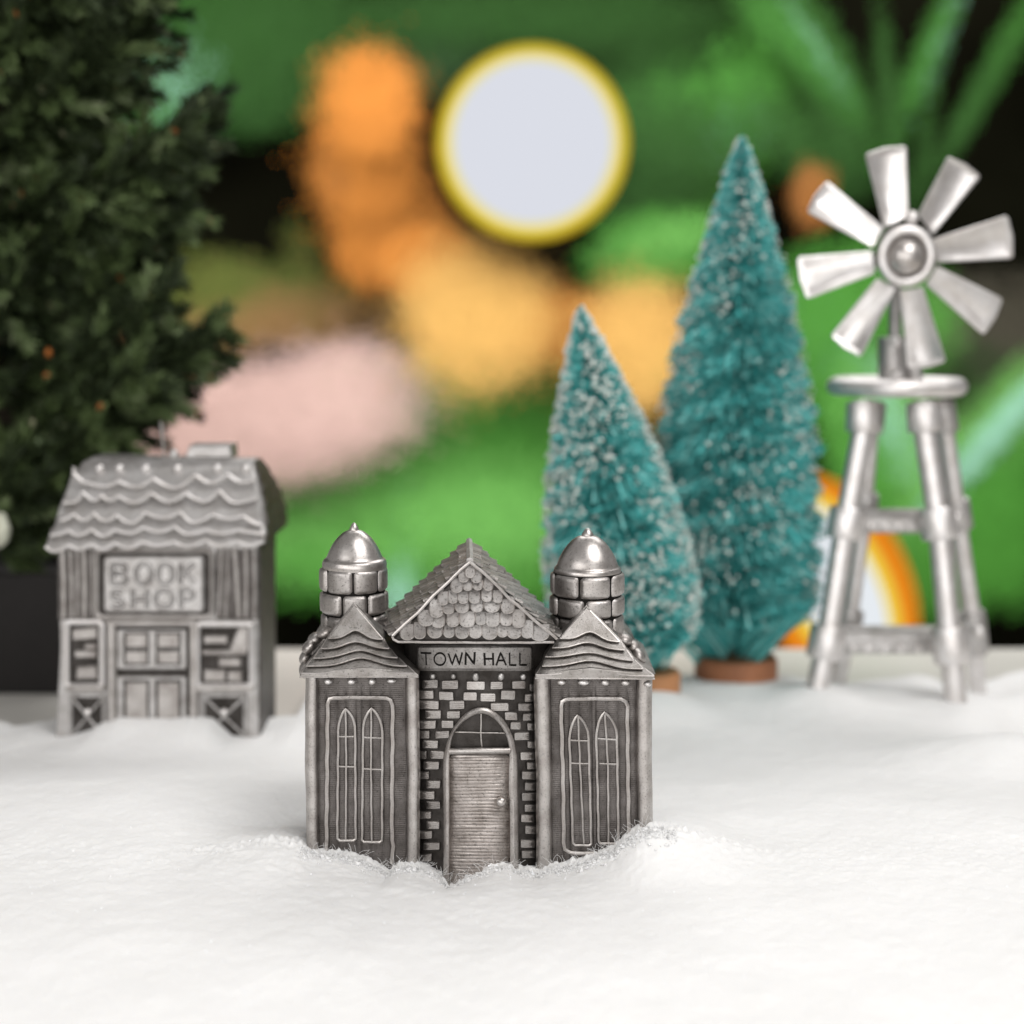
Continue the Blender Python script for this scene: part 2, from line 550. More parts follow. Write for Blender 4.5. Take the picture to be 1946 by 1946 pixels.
# ---- tower wings
def wing(x0, x1, ytop, ybot, pil, pilw, frame, frame_bottom, lancets, beads):
    mb = MB()
    slab(mb, [(x0 + 2, ytop), (x1 - 2, ytop), (x1 - 1, ybot), (x0 + 3, ybot)], Y0, 0.10, 2.2, 1.0)
    # softly swelling front between the mouldings
    kn = sorted([pil[0][1], pil[1][0], frame[-1][0] if not frame_bottom else 1193, frame[0][0] if not frame_bottom else 1069] +
                [q for o_, m_, b_ in lancets for q in (min(p[0] for p in o_), m_[1][0], max(p[0] for p in o_))])
    cols = []
    for a, b_ in zip(kn[:-1], kn[1:]):
        for q in range(6): cols.append((a + (b_ - a) * q / 6, math.sin(math.pi * q / 6)))
    cols.append((kn[-1], 0.0))
    v = []; f = []
    R_ = 40
    for i in range(R_ + 1):
        t = i / R_; yy = ytop + (ybot - ytop) * t
        for (x, h_) in cols:
            v.append(W(x + 4 * t * (1 if frame_bottom else 0.2), yy, Y0 + 0.088 - 0.015 * h_ ** 0.7 * min(1, t * 14)))
    nc = len(cols)
    for i in range(R_):
        for q in range(nc - 1):
            f.append((i * nc + q, i * nc + q + 1, (i + 1) * nc + q + 1, (i + 1) * nc + q))
    mb.add(v, f)
    mb.build('wing_wall', PL, hall)
    for (a, b_, c, d) in pil:          # top left, top right, bottom right, bottom left
        m = MB()
        xa, xb, xc, xd = a, b_, c, d
        rows = 26
        v = []; f = []
        k = 7
        for i in range(rows + 1):
            t = i / rows
            yy = ytop + (ybot - ytop) * t
            wob = 0.9 * math.sin(t * 9 + a) + 0.5 * math.sin(t * 23 + a)
            l = xa + (xd - xa) * t + wob; r = xb + (xc - xb) * t + wob * 0.6
            for q in range(k + 1):
                u = q / k
                dy = 0.095 - 0.115 * (1 - abs(2 * u - 1) ** 4.0)
                v.append(W(l + (r - l) * u, yy, Y0 + dy))
        for i in range(rows):
            for q in range(k):
                s = i * (k + 1) + q
                f.append((s, s + 1, s + k + 2, s + k + 1))
        m.add(v, f)
        m.build('pilaster', PM, hall, sharp=60)
    m = MB()
    tubepx(m, frame, Y0, 0.060, 4.3, closed=frame_bottom, jit=0.55)
    m.build('window_surround', PB, hall)
    for (outline, mull, bars) in lancets:
        m = MB()
        slab(m, inset(outline, 0.5), Y0, 0.082, 0.11, 0.3)
        win = m.build('window', PL, hall)
        m = MB()
        tubepx(m, outline, Y0, 0.058, 2.6, closed=True, jit=0.35, step=5)
        m.build('window_frame', PB, win)
        m = MB()
        tubepx(m, mull, Y0, 0.056, 2.1, jit=0.3, step=6)
        for bar in bars:
            tubepx(m, bar, Y0, 0.058, 1.9, jit=0.3, step=6)
        m.build('glazing_bar', PB, win)
    for (x, y, rx, ry) in beads:
        m = MB()
        c = W(x, y + 0.5, Y0 - 0.01)
        ball(m, c, rx * 1.2 * Y0 / F, 0.075, ry * 1.25 * Y0 / F, 14, 9)
        m.build('eave_bead', PW, hall)

def lancet(apx, apy, l, r, spring, bot, lb=None, rb=None):
    lb = lb or l; rb = rb or r
    left = bez((l, spring), (l + 1, apy + (spring - apy) * 0.35), (apx, apy), 8)
    right = bez((apx, apy), (r - 1, apy + (spring - apy) * 0.35), (r, spring), 8)
    return left + right[1:] + [(rb, bot - 3), (rb - 4, bot), (lb + 4, bot), (lb, bot - 4)]

zA = lambda x, y: (540 + x / 4.6, 1280 + y / 4.6)
zB = lambda x, y: (880 + x / 4.6, 1280 + y / 4.6)
fr1 = [(620.5, 1618), (621.5, 1500), (623, 1345)] + [(623, 1338), (627, 1328), (636, 1325.5), (690, 1325), (735, 1326), (743, 1330), (746, 1340)] + [(746, 1400), (745, 1520), (745, 1596), (748, 1608), (744, 1640)]
wing(580, 798, 1284, 1700, [(579.5, 604, 606, 582), (770.5, 797, 799, 773)], 25, fr1, False,
     [(lancet(656.7, 1347, 643, 675, 1388, 1597, 641, 676), [(656.7, 1349), (658, 1450), (657, 1596)],
       [[(644, 1399.5), (672, 1399.5)], [(643, 1456.5), (673, 1457)]]),
      (lancet(705.8, 1346, 690, 726.5, 1390, 1600, 688, 726), [(705.6, 1348), (705, 1450), (706.5, 1600)],
       [[(691, 1401), (726, 1403)], [(690, 1461), (727, 1462.5)]])],
     [(624, 1294, 7, 5.5), (668, 1294, 7.5, 5.5), (707, 1294, 6.5, 6), (744, 1292.5, 8, 4.5)])
fr2 = [(1066, 1342), (1068, 1333), (1076, 1329), (1090, 1328), (1150, 1327), (1180, 1328), (1189, 1333), (1192, 1342), (1193, 1450), (1194.5, 1560), (1194, 1610), (1190, 1617),
       (1180, 1620), (1120, 1621), (1084, 1620), (1074, 1614), (1071.5, 1600), (1070, 1480)]
wing(1018, 1240, 1286, 1700, [(1015, 1047, 1051, 1021), (1208, 1239, 1240.5, 1212)], 30, fr2, True,
     [(lancet(1097.6, 1359.5, 1082, 1118.5, 1405, 1606, 1089, 1123.5), [(1098.5, 1362), (1102, 1450), (1109.5, 1603)],
       [[(1084, 1406.5), (1118, 1408)], [(1085, 1450.5), (1121, 1451)]]),
      (lancet(1149, 1353.5, 1133, 1172, 1400, 1602.5, 1138, 1175.5), [(1149.5, 1357), (1155, 1450), (1156.5, 1601)],
       [[(1136, 1403), (1171, 1406)], [(1139, 1451), (1173, 1452)]])],
     [(1067, 1295, 7.5, 5.5), (1109, 1295.6, 10, 5.5), (1149.6, 1295.6, 7.5, 6), (1188, 1296, 7.5, 5.5), (1230.4, 1298.5, 7, 5)])

# ---- tower roofs
def crs(side, courses, apex, base, slopeL, slopeR, backdy):
    """courses: (left, centre, right) lower corners of the wavy boards, from the top down"""
    mb = MB(); lip = MB()
    n = len(courses)
    yb = courses[-1][0][1]; ya = apex[1]
    def depth(y):
        return -0.10 + 0.42 * max(0.0, (yb - y) / (yb - ya))
    upper = None
    for i, (l, c, r) in enumerate(courses):
        steps = 14
        low = []
        for k in range(steps + 1):
            t = k / steps
            x = l[0] + (r[0] - l[0]) * t
            lin = l[1] + (r[1] - l[1]) * t
            tc = (c[0] - l[0]) / (r[0] - l[0])
            w = math.exp(-((t - tc) / 0.22) ** 2)
            w0 = math.exp(-((0 - tc) / 0.22) ** 2)
            rise = (l[1] + (r[1] - l[1]) * tc) - c[1]
            low.append((x, lin - rise * (w - w0) / (1 - w0) + 1.6 * math.sin(t * 9.4 + i * 1.7)*min(t,1-t)*2))
        if i == 0:
            top = [(apex[0], apex[1])]
        else:
            pl, pc, pr = courses[i - 1]
            top = [(p[0], p[1] - 5) for p in prev]
            top[0] = (l[0] + (prev[0][0] - l[0]) * 0.95, prev[0][1] - 2)
            top[-1] = (r[0] + (prev[-1][0] - r[0]) * 0.95, prev[-1][1] - 2)
        pts = top + low[::-1]
        ylow = max(p[1] for p in low); ytop = min(p[1] for p in top)
        d0, d1 = depth(ylow) - 0.045, depth(ytop) + 0.075
        def fr(x, y, a=ylow, b_=ytop, d0=d0, d1=d1):
            t = min(1.0, max(0.0, (a - y) / max(1e-6, a - b_)))
            return d0 + (d1 - d0) * t
        slab(mb, pts, Y0, fr, fr(0, ylow) + 0.42, 1.0)
        tubepx(lip, low, Y0, lambda x, y: fr(x, y) + 0.006, 1.5, step=6, jit=0.15, seg=6)
        tubepx(lip, [low[0], (low[0][0] + (top[0][0] - low[0][0]) * .9, low[0][1] + (top[0][1] - low[0][1]) * .9)], Y0, lambda x, y: fr(x, y) + 0.01, 1.1, seg=5)
        tubepx(lip, [low[-1], (low[-1][0] + (top[-1][0] - low[-1][0]) * .9, low[-1][1] + (top[-1][1] - low[-1][1]) * .9)], Y0, lambda x, y: fr(x, y) + 0.01, 1.4, seg=5)
        prev = low
    # fascia under the lowest board
    (bx0, by0), (bx1, by1) = base
    l, c, r = courses[-1]
    slab(mb, [(l[0] + 1, l[1] - 2), (c[0], c[1] - 1), (r[0] - 1, r[1] - 2), (bx1, by1 - 4), (bx1 - 1, by1), (bx0 + 1, by0), (bx0, by0 - 4)], Y0, -0.115, 1.2, 1.6)
    tubepx(lip, [(bx0, by0 - 1), (bx1, by1 - 1)], Y0, -0.108, 1.8, step=8, jit=0.3, seg=6)
    roof = mb.build('tower_roof', PS, hall, sharp=28)
    lip.build('board_edge', PB, roof)
    # core and side slopes with rounded shingles
    m = MB()
    outline = [(apex[0], apex[1] - 5)] + [(cc[2][0] + 3, cc[2][1] - 3) for cc in courses] + [(cc[0][0] - 1, cc[0][1] - 3) for cc in courses[::-1]]
    slab(m, outline, Y0, lambda x, y: depth(y) + 0.12, backdy, 1.0)
    m.build('roof_core', PS, roof)
    for sl, sg in ((slopeL, -1), (slopeR, 1)):
        if not sl: continue
        m = MB()
        slab(m, [(sl[0][0] - sg * 40, sl[0][1] - 2)] + [(p[0] - sg * 2.5, p[1] + 2) for p in sl] + [(sl[-1][0] - sg * 60, sl[-1][1] + 3)], Y0, 0.62, 2.1, 1)
        m.build('side_roof', PS, roof, sharp=60)
        m = MB()
        for i in range(len(sl) - 1):
            for q in range(5):
                dd = 0.5 + q * 0.34 + (0.16 if i % 2 else 0)
                a = W(sl[i][0], sl[i][1], Y0 + dd); b_ = W(sl[i + 1][0], sl[i + 1][1], Y0 + dd)
                mid = (a + b_) / 2
                d = (b_ - a)
                ln = d.length
                d.normalize()
                nrm = Vector((sg * abs(d.z), 0, abs(d.x)))
                # rounded tile: flattened ellipsoid lying on the slope
                seg, rings = 12, 8
                v = []; f = []
                for r_ in range(rings + 1):
                    p = math.pi * r_ / rings
                    for k in range(seg):
                        an = 2 * math.pi * k / seg
                        e = Vector((math.sin(p) * math.cos(an), math.sin(p) * math.sin(an), math.cos(p)))
                        v.append(mid - nrm * 0.05 + d * (e.x * ln * 0.66) + Vector((0, 1, 0)) * (e.y * 0.2) + nrm * (e.z * 0.09 + e.x * 0.02))
                for r_ in range(rings):
                    for k in range(seg):
                        f.append((r_ * seg + k, r_ * seg + (k + 1) % seg, (r_ + 1) * seg + (k + 1) % seg, (r_ + 1) * seg + k))
                m.add(v, f)
        m.build('side_shingle', PM, roof, sharp=60)

crs('l', [((623.6, 1212.8), (675.7, 1199), (727.8, 1214.7)), ((609.8, 1232.4), (679.6, 1218.6), (739.6, 1232.4)), ((596, 1251), (681.6, 1234.4), (755.4, 1250)),
          ((582.3, 1265.9), (684.6, 1251), (773, 1265.9)), ((572.5, 1279.6), (687.5, 1269.8), (788.8, 1279.6))],
    (672.2, 1150), ((569.5, 1287.5), (795.7, 1287.5)), [(624, 1192), (604, 1201), (587, 1216), (577, 1236), (573, 1258), (575, 1284)], None, 2.1)
crs('r', [((1064, 1212.8), (1122, 1202), (1178, 1219.6)), ((1049.5, 1230.5), (1121, 1220.6), (1188, 1235.4)), ((1035.7, 1248), (1120.3, 1238.3), (1203.9, 1255)),
          ((1030.8, 1265.9), (1118, 1255), (1222.6, 1270.8)), ((1018, 1282.6), (1122, 1270.8), (1243, 1284.5))],
    (1114.5, 1154), ((1017, 1290), (1244.5, 1291)), None, [(1178, 1203), (1200, 1215), (1216, 1232), (1224, 1256), (1232, 1286)], 2.1)

# ---- turrets
def turret(cx, x0, x1, courses, rim_y, dome_pts, fin_top, fin_r, cxd):
    YT = Y0 + 1.0
    c = W(cx, 1100, YT)
    R = (x1 - x0) / 2 * YT / F * 1.0
    zt = W(cx, courses[0][0], YT).z; zb = W(cx, 1262, YT).z
    m = MB()
    lathe(m, (c.x, c.y), [(R * 0.93, zb), (R * 0.93, zt)], 36)
    tw = m.build('turret', PK, hall)
    m = MB()
    for ci, (ya, yb) in enumerate(courses):
        za = W(cx, ya, YT).z; zb2 = W(cx, yb, YT).z
        a = random.uniform(0, 0.5) + ci * 0.37
        end = a + 2 * math.pi
        edges = [a]
        while edges[-1] < end - 0.75:
            edges.append(edges[-1] + random.uniform(0.72, 1.0))
        edges[-1] = end
        for a0, a1 in zip(edges[:-1], edges[1:]):
            g = 0.022
            nu, nv = 14, 11
            bri = random.uniform(0, 0.02)
            v = []; f = []
            for i in range(nu + 1):
                for j in range(nv + 1):
                    u = i / nu * 2 - 1; w = j / nv * 2 - 1
                    hgt = (1 - abs(u) ** 14) * (1 - abs(w) ** 11) * (1 - 0.10 * u * u - 0.08 * w * w)
                    # rounded corners
                    uu = u * (1 - 0.05 * abs(w) ** 8); ww = w * (1 - 0.09 * abs(u) ** 8)
                    an = (a0 + a1) / 2 + uu * ((a1 - a0) / 2 - g)
                    z = (za + zb2) / 2 + ww * ((za - zb2) / 2 - 0.004)
                    rr = R * 0.92 + (R * 0.08 + bri) * hgt
                    v.append((c.x + rr * math.cos(an), c.y + rr * math.sin(an), z))
            for i in range(nu):
                for j in range(nv):
                    s = i * (nv + 1) + j
                    f.append((s, s + 1, s + nv + 2, s + nv + 1))
            m.add(v, f)
    m.build('stone_course', PST, tw, sharp=70)
    m = MB()
    pr = [(abs(px - cxd) * YT / F, W(cxd, py, YT).z) for px, py in dome_pts]
    # fine profile by Catmull-Rom
    fine = []
    for i in range(len(pr) - 1):
        p0 = pr[max(0, i - 1)]; p1 = pr[i]; p2 = pr[i + 1]; p3 = pr[min(len(pr) - 1, i + 2)]
        for q in range(5):
            t = q / 5
            fine.append(tuple(0.5 * (2 * p1[k] + (p2[k] - p0[k]) * t + (2 * p0[k] - 5 * p1[k] + 4 * p2[k] - p3[k]) * t * t + (3 * p1[k] - p0[k] - 3 * p2[k] + p3[k]) * t ** 3) for k in (0, 1)))
    fine.append(pr[-1])
    cd = W(cxd, 1050, YT)
    lathe(m, (cd.x, cd.y), [(max(r, 0.004), z) for r, z in fine], 48)
    dm = m.build('dome', PB, hall, sharp=50)
    m = MB()
    zt0 = W(cxd, dome_pts[-1][1] + 2, YT).z; zt1 = W(cxd, fin_top, YT).z
    fr_ = fin_r * YT / F
    hh = zt1 - zt0
    lathe(m, (cd.x, cd.y), [(fr_ * 1.12, zt0), (fr_ * 1.1, zt0 + hh * .12), (fr_ * .98, zt0 + hh * 0.35), (fr_ * 0.75, zt0 + hh * 0.62), (fr_ * 0.5, zt0 + hh * 0.86), (fr_ * 0.2, zt1), (0.003, zt1 + 0.004)], 20)
    m.build('finial', PB, dm, sharp=60)

turret(672.5, 608, 737, [(1076, 1120.5), (1122, 1162), (1163.5, 1202), (1203.5, 1240)], 1076,
       [(612.5, 1079), (611.5, 1072), (613.5, 1064), (618, 1060.5), (620.5, 1057), (625, 1047), (632, 1034), (642, 1021), (654, 1011), (664, 1007), (673, 1005.5)], 993.5, 8.2, 673.5)
turret(1116, 1044.5, 1187.5, [(1086, 1128), (1129.5, 1165), (1166.5, 1204), (1205.5, 1242)], 1086,
       [(1052.5, 1090), (1051.5, 1084), (1053, 1078.5), (1056.5, 1075), (1058.5, 1071), (1063, 1059), (1071, 1045), (1082, 1031), (1095, 1021), (1105, 1017.5), (1116.5, 1016)], 1004, 10.5, 1116.5)

# ---- main roof
zC = lambda x, y: (720 + x / 5.367, 1020 + y / 5.367)
def lerp3(a, b, t): return a + (b - a) * t
YG = Y0 - 0.2
AF = W(893.3, 1066.6, YG + 0.12); LF = W(744.5, 1213, YG + 0.12); RF = W(1060, 1216, YG + 0.12)
AB = W(891.4, 1030, Y0 + 1.85); LB = W(732, 1176, Y0 + 1.85); RB = W(1054, 1178, Y0 + 1.85)
m = MB()
m.add([AF, LF, RF, AB, LB, RB], [(0, 1, 2), (3, 5, 4), (0, 3, 4, 1), (0, 2, 5, 3), (1, 4, 5, 2)])
mr = m.build('main_roof', PD, hall)
m = MB()
def slope_shingles(m, a0, a1, e0, e1, nrm, rows=11, cols=9):
    for i in range(rows):
        for j in range(-1, cols):
            s0 = i / rows - 0.01; s1 = (i + 1.18) / rows
            off = 0.5 if i % 2 else 0.0
            q0 = (j + off + 0.08 + random.uniform(-.03, .03)) / cols; q1 = (j + off + 0.94) / cols
            q0 = max(q0, -0.012); q1 = min(q1, 1.0)
            if q1 - q0 < 0.03: continue
            s1 += random.uniform(-0.02, 0.012)
            s1 = min(s1, 1.03)
            P = lambda s, q: lerp3(lerp3(a0, a1, q), lerp3(e0, e1, q), s)
            th = 0.04
            lo = 0.004; hi = 0.045
            v = [P(s0, q0) + nrm * lo, P(s0, q1) + nrm * lo, P(s1, q1) + nrm * hi, P(s1, q0) + nrm * hi,
                 P(s0, q0) + nrm * (lo + 0.012), P(s0, q1) + nrm * (lo + 0.012), P(s1 - .004, q1) + nrm * (hi + th), P(s1 - .004, q0) + nrm * (hi + th)]
            m.add(v, [(0, 1, 2, 3), (4, 5, 6, 7), (0, 1, 5, 4), (1, 2, 6, 5), (2, 3, 7, 6), (3, 0, 4, 7)])
nl = (LF - AF).cross(AB - AF).normalized(); nl = nl if nl.z > 0 else -nl
nr = (RF - AF).cross(AB - AF).normalized(); nr = nr if nr.z > 0 else -nr
slope_shingles(m, AF, AB, LF, LB, nl)
m.build('roof_shingle', PRF, mr, sharp=20)
m = MB()
slope_shingles(m, AF, AB, RF, RB, nr)
m.build('roof_shingle', PRF, mr, sharp=20)
m = MB()
tube3(m, [AF + Vector((0, -0.04, 0.01)), lerp3(AF, AB, .5) + Vector((0, 0, 0.02)), AB + Vector((0, 0.02, 0.01))], 0.055, seg=6)
m.build('ridge_cap', PG, mr)
# gable
m = MB()
slab(m, [(893, 1072), (1056, 1216), (748, 1216)], YG, 0.05, 0.2, 1.0)
gb = m.build('gable', PD, hall)
m = MB()
tubepx(m, [zC(930, 256), zC(1080, 380), zC(1240, 530), zC(1330, 630), zC(1500, 775), zC(1700, 945), zC(1815, 1042)], YG, 0.02, 3.2, jit=0.5)
tubepx(m, [zC(930, 256), zC(840, 335), zC(700, 465), zC(560, 600), zC(400, 770), zC(250, 905), zC(140, 1010)], YG, 0.02, 3.2, jit=0.5)
tubepx(m, [zC(138, 1015), zC(150, 1045), zC(200, 1070), zC(600, 1076), zC(1200, 1080), zC(1560, 1078), zC(1790, 1072)], YG, 0.0, 2.8, jit=0.4)
m.build('gable_trim', PB, gb)
SC = [(930, 280, 425, 55), (865, 340, 470, 55), (995, 350, 475, 55),
      (795, 430, 575, 62), (905, 440, 555, 52), (1010, 440, 550, 52), (1115, 440, 555, 52),
      (655, 560, 703, 55), (755, 560, 685, 52), (860, 560, 688, 56), (975, 550, 685, 60), (1100, 540, 668, 58), (1210, 545, 680, 54),
      (585, 650, 830, 72), (710, 660, 795, 60), (848, 650, 783, 74), (1000, 640, 775, 66), (1155, 650, 778, 82), (1315, 640, 790, 70),
      (480, 760, 917, 82), (605, 780, 935, 72), (755, 765, 925, 66), (900, 760, 930, 82), (1040, 770, 905, 58), (1160, 780, 925, 75), (1300, 770, 915, 66), (1425, 740, 935, 70),
      (290, 890, 1060, 74), (415, 880, 1048, 64), (572, 920, 1040, 78), (715, 910, 1035, 58), (848, 910, 1045, 73), (985, 900, 1042, 68), (1130, 890, 1055, 80),
      (1260, 890, 1030, 58), (1380, 900, 1045, 78), (1515, 850, 1040, 64), (1640, 920, 1070, 102)]
m = MB()
for (cx, t, b_, hw) in SC:
    hw *= 1.06; t = max(t - 25, 275) if t > 300 else t
    hh = min(hw * 0.95, (b_ - t) * 0.7)
    pts = [(cx - hw * 0.96, t), (cx + hw * 0.96, t)]
    for k in range(11):
        a = math.pi * k / 10
        pts.append((cx + hw * math.cos(a), b_ - hh + hh * math.sin(a) ** 0.9))
    pts = [zC(*p) for p in pts]
    yt = zC(0, t)[1]; yb = zC(0, b_)[1]
    row = (b_ - 425) / 650.0
    jd = random.uniform(-.006, .006)
    def fr(x, y, yt=yt, yb=yb, jd=jd):
        u = (y - yt) / (yb - yt)
        return 0.062 - 0.10 * u + jd
    slab(m, pts, YG, fr, 0.08, 2.2, 0.014, rim=1)
m.build('gable_shingle', [PSC, PB], gb, sharp=25)

# ---- centre wall, bricks, sign, door
m = MB()
v = []; f = []
xs = np.linspace(768, 1050, 25)
for x in xs:
    v.append(W(x, 1216, Y0 + bulge(x))); v.append(W(x, 1760, Y0 + bulge(x)))
    p = W(x, 1216, Y0 + 1.5); q = W(x, 1760, Y0 + bulge(x)); v.append(Vector((p.x, Y0 + 1.5, v[-2].z))); v.append(Vector((p.x, Y0 + 1.5, q.z)))
for i in range(24):
    a = i * 4; b_ = a + 4
    f += [(a, b_, b_ + 1, a + 1), (a, a + 2, b_ + 2, b_), (a + 1, b_ + 1, b_ + 3, a + 3), (a + 2, a + 3, b_ + 3, b_ + 2)]
f += [(0, 1, 3, 2), (96, 98, 99, 97)]
m.add(v, f)
bw = m.build('front_wall', PD, hall, sharp=60)
z7 = lambda x, y: (800 + x / 4.829, 1300 + y / 4.829)
BR = [(-20, 62, 115, 140), (162, 68, 298, 150), (385, 75, 513, 155), (545, 82, 688, 162), (732, 58, 866, 145), (952, 90, 1030, 165),
      (-20, 153, 166, 233), (260, 150, 402, 233), (640, 172, 808, 248), (893, 178, 1030, 250), (38, 240, 184, 318), (238, 247, 362, 318), (768, 257, 886, 334), (935, 268, 1035, 338),
      (-20, 336, 138, 413), (186, 336, 300, 408), (820, 347, 920, 418), (975, 358, 1040, 428), (-20, 428, 75, 503), (130, 430, 262, 500), (858, 445, 1000, 518),
      (15, 518, 157, 593), (975, 525, 1050, 592), (-20, 618, 52, 692), (86, 613, 215, 690), (912, 627, 1046, 700), (20, 710, 166, 785), (970, 718, 1055, 785),
      (-20, 803, 74, 872), (922, 805, 1058, 880), (46, 886, 177, 960), (953, 905, 1058, 980), (-20, 982, 124, 1058), (922, 998, 1058, 1072), (44, 1075, 178, 1150), (950, 1105, 1060, 1175),
      (-20, 1172, 94, 1240), (916, 1202, 1040, 1272), (52, 1262, 172, 1335), (956, 1305, 1062, 1380), (-20, 1350, 102, 1424), (20, 1455, 172, 1525), (916, 1432, 1050, 1505), (925, 1530, 1050, 1600),
      (-10, 1560, 100, 1630)]
BR = [(z7(a, b_), z7(c, d)) for a, b_, c, d in BR]
for a, b_, c, d in [(445, 1458, 606, 1548), (640, 1465, 812, 1558), (890, 1475, 1080, 1565), (1135, 1475, 1265, 1556), (1355, 1470, 1497, 1553), (1535, 1505, 1590, 1580)]:
    BR.append((zC(a, b_), zC(c, d)))
m = MB()
for (a, c) in BR:
    pts = jrect(a[0], a[1], c[0], c[1], 2.6, 0.7)
    jd = random.uniform(-.008, .008)
    slab(m, pts, Y0, lambda x, y, jd=jd: bulge(x) - 0.045 + jd, 0.3, 1.0, 0.012, dome=0.004)
m.build('raised_brick', PBR, bw, sharp=40)
for (x, y, rx, ry) in [(822.6, 1285, 6.5, 6.5), (861.7, 1285, 5.5, 6), (904, 1286, 7, 9), (951.7, 1286, 6.8, 8), (994, 1286, 6.5, 7)]:
    m = MB(); c = W(x, y, Y0 + bulge(x) - 0.02)
    ball(m, c, rx * Y0 / F, 0.05, ry * Y0 / F, 12, 8)
    m.build('eave_bead', PG, hall)

# sign
m = MB()
sx0, sx1, sy0, sy1, sr = 791.5, 1012.5, 1226.0, 1275.0, 9.0
v = []; f = []
NC, NR = 64, 10
for i in range(NC + 1):
    t = i / NC
    x = sx0 + (sx1 - sx0) * (0.5 - 0.5 * math.cos(math.pi * t)) if True else 0
    e = min(x - sx0, sx1 - x)
    cut = 0.0 if e >= sr else sr - math.sqrt(max(0.0, sr * sr - (sr - e) ** 2))
    for j in range(NR + 1):
        w_ = j / NR * 2 - 1
        y = (sy0 + sy1) / 2 + w_ * ((sy1 - sy0) / 2 - cut)
        edge = max(0.0, 1 - min(e, (1 - abs(w_)) * 24.5) / 3.5)
        v.append(W(x, y, Y0 + bulge(x) - 0.10 + 0.03 * edge * edge))
for i in range(NC):
    for j in range(NR):
        q = i * (NR + 1) + j
        f.append((q, q + 1, q + NR + 2, q + NR + 1))
o_ = len(v)
ring = [i * (NR + 1) for i in range(NC + 1)] + [i * (NR + 1) + NR for i in range(NC, -1, -1)]
for k in ring: v.append(Vector((v[k].x, v[k].y + 0.16, v[k].z)))
for k in range(len(ring)):
    k2 = (k + 1) % len(ring)
    f.append((ring[k], ring[k2], o_ + k2, o_ + k))
m.add(v, f)
sign = m.build('sign', PSC, hall, sharp=30)
m = MB()
tb = []
def stroke(pts, r=2.0):
    pp = [zC(*p) for p in pts]
    pp = dens(pp, 4)
    fr = lambda x, y: bulge(x) - 0.1005
    w3 = [W(x, y, Y0 + fr(x, y)) for x, y in pp]
    # flattened engraved stroke
    v0 = len(m.v)
    tube3(m, w3, r * Y0 / F, seg=8)
    for i in range(v0, len(m.v)):
        pass
    for i in range(len(w3)):
        for k in range(8):
            ix = v0 + i * 8 + k
            x, y, z = m.v[ix]
            m.v[ix] = (x, w3[i].y + (y - w3[i].y) * 0.16, z)
stroke([(430, 1185), (535, 1188)], 2.1); stroke([(483, 1188), (488, 1310)], 2.2)
stroke([(625 + 58 * math.cos(a), 1248 + 62 * math.sin(a)) for a in np.linspace(0, 6.4, 22)], 2.1)
stroke([(712, 1190), (750, 1305), (785, 1195), (822, 1305), (852, 1180)], 2.1)
stroke([(885, 1308), (888, 1180), (972, 1300), (978, 1175)], 2.2)
m.build('lettering', PK, sign, sharp=60)
m = MB()
stroke([(1075, 1185), (1082, 1312)], 2.2); stroke([(1162, 1185), (1165, 1312)], 2.2); stroke([(1080, 1245), (1165, 1245)], 2.1)
stroke([(1196, 1312), (1240, 1182), (1296, 1312)], 2.2); stroke([(1212, 1262), (1280, 1262)], 2.0)
stroke([(1330, 1182), (1332, 1308), (1400, 1310)], 2.2); stroke([(1434, 1182), (1436, 1308), (1506, 1308)], 2.2)
m.build('lettering', PK, sign, sharp=60)

# door frame
out_l = [z7(205, 2000), z7(205, 1400), z7(203, 1000), z7(198, 760), z7(205, 650), z7(240, 510), z7(300, 390), z7(390, 280), z7(470, 225), z7(545, 210)]
out_r = [z7(620, 220), z7(700, 265), z7(770, 335), z7(830, 440), z7(872, 570), z7(888, 700), z7(892, 1000), z7(895, 1400), z7(897, 2000)]
in_fan = [z7(272, 545), z7(300, 450), z7(365, 365), z7(450, 300), z7(530, 270), z7(590, 272), z7(670, 315), z7(735, 385), z7(780, 470), z7(803, 565)]
def smooth_poly(p, it=2):
    for _ in range(it):
        q = [p[0]]
        for a, b_ in zip(p[:-1], p[1:]):
            q.append((a[0] * .75 + b_[0] * .25, a[1] * .75 + b_[1] * .25)); q.append((a[0] * .25 + b_[0] * .75, a[1] * .25 + b_[1] * .75))
        q.append(p[-1]); p = q
    return p
m = MB()
ol = smooth_poly(out_l); orr = smooth_poly(out_r)
fd = lambda x, y: bulge(x) - 0.115
# the arch between the outer curve and the fanlight, with jambs and transom; built as strips
inner = [z7(262, 2000), z7(262, 1400), z7(262, 1000), z7(260, 720), z7(262, 690), z7(270, 560)] + in_fan[1:-1] + [z7(805, 560), z7(815, 690), z7(808, 760), z7(806, 1000), z7(816, 1100), z7(818, 1400), z7(818, 2000)]
inner = smooth_poly(inner, 2)
outer = ol + orr
def resample(p, n):
    d = [0]
    for a, b_ in zip(p[:-1], p[1:]): d.append(d[-1] + math.hypot(b_[0] - a[0], b_[1] - a[1]))
    d = np.array(d); t = np.linspace(0, d[-1], n)
    return list(zip(np.interp(t, d, [q[0] for q in p]), np.interp(t, d, [q[1] for q in p])))
K = 90
A = resample(outer, K); B = resample(inner, K)
prof = [(0.0, 0.10), (0.0, 0.02), (0.14, 0.0), (0.5, -0.018), (0.86, 0.0), (1.0, 0.02), (1.0, 0.13)]
v = []; f = []
for i in range(K):
    for (u, d) in prof:
        x = A[i][0] + (B[i][0] - A[i][0]) * u; y = A[i][1] + (B[i][1] - A[i][1]) * u
        v.append(W(x, y, Y0 + fd(x, y) + d))
k = len(prof)
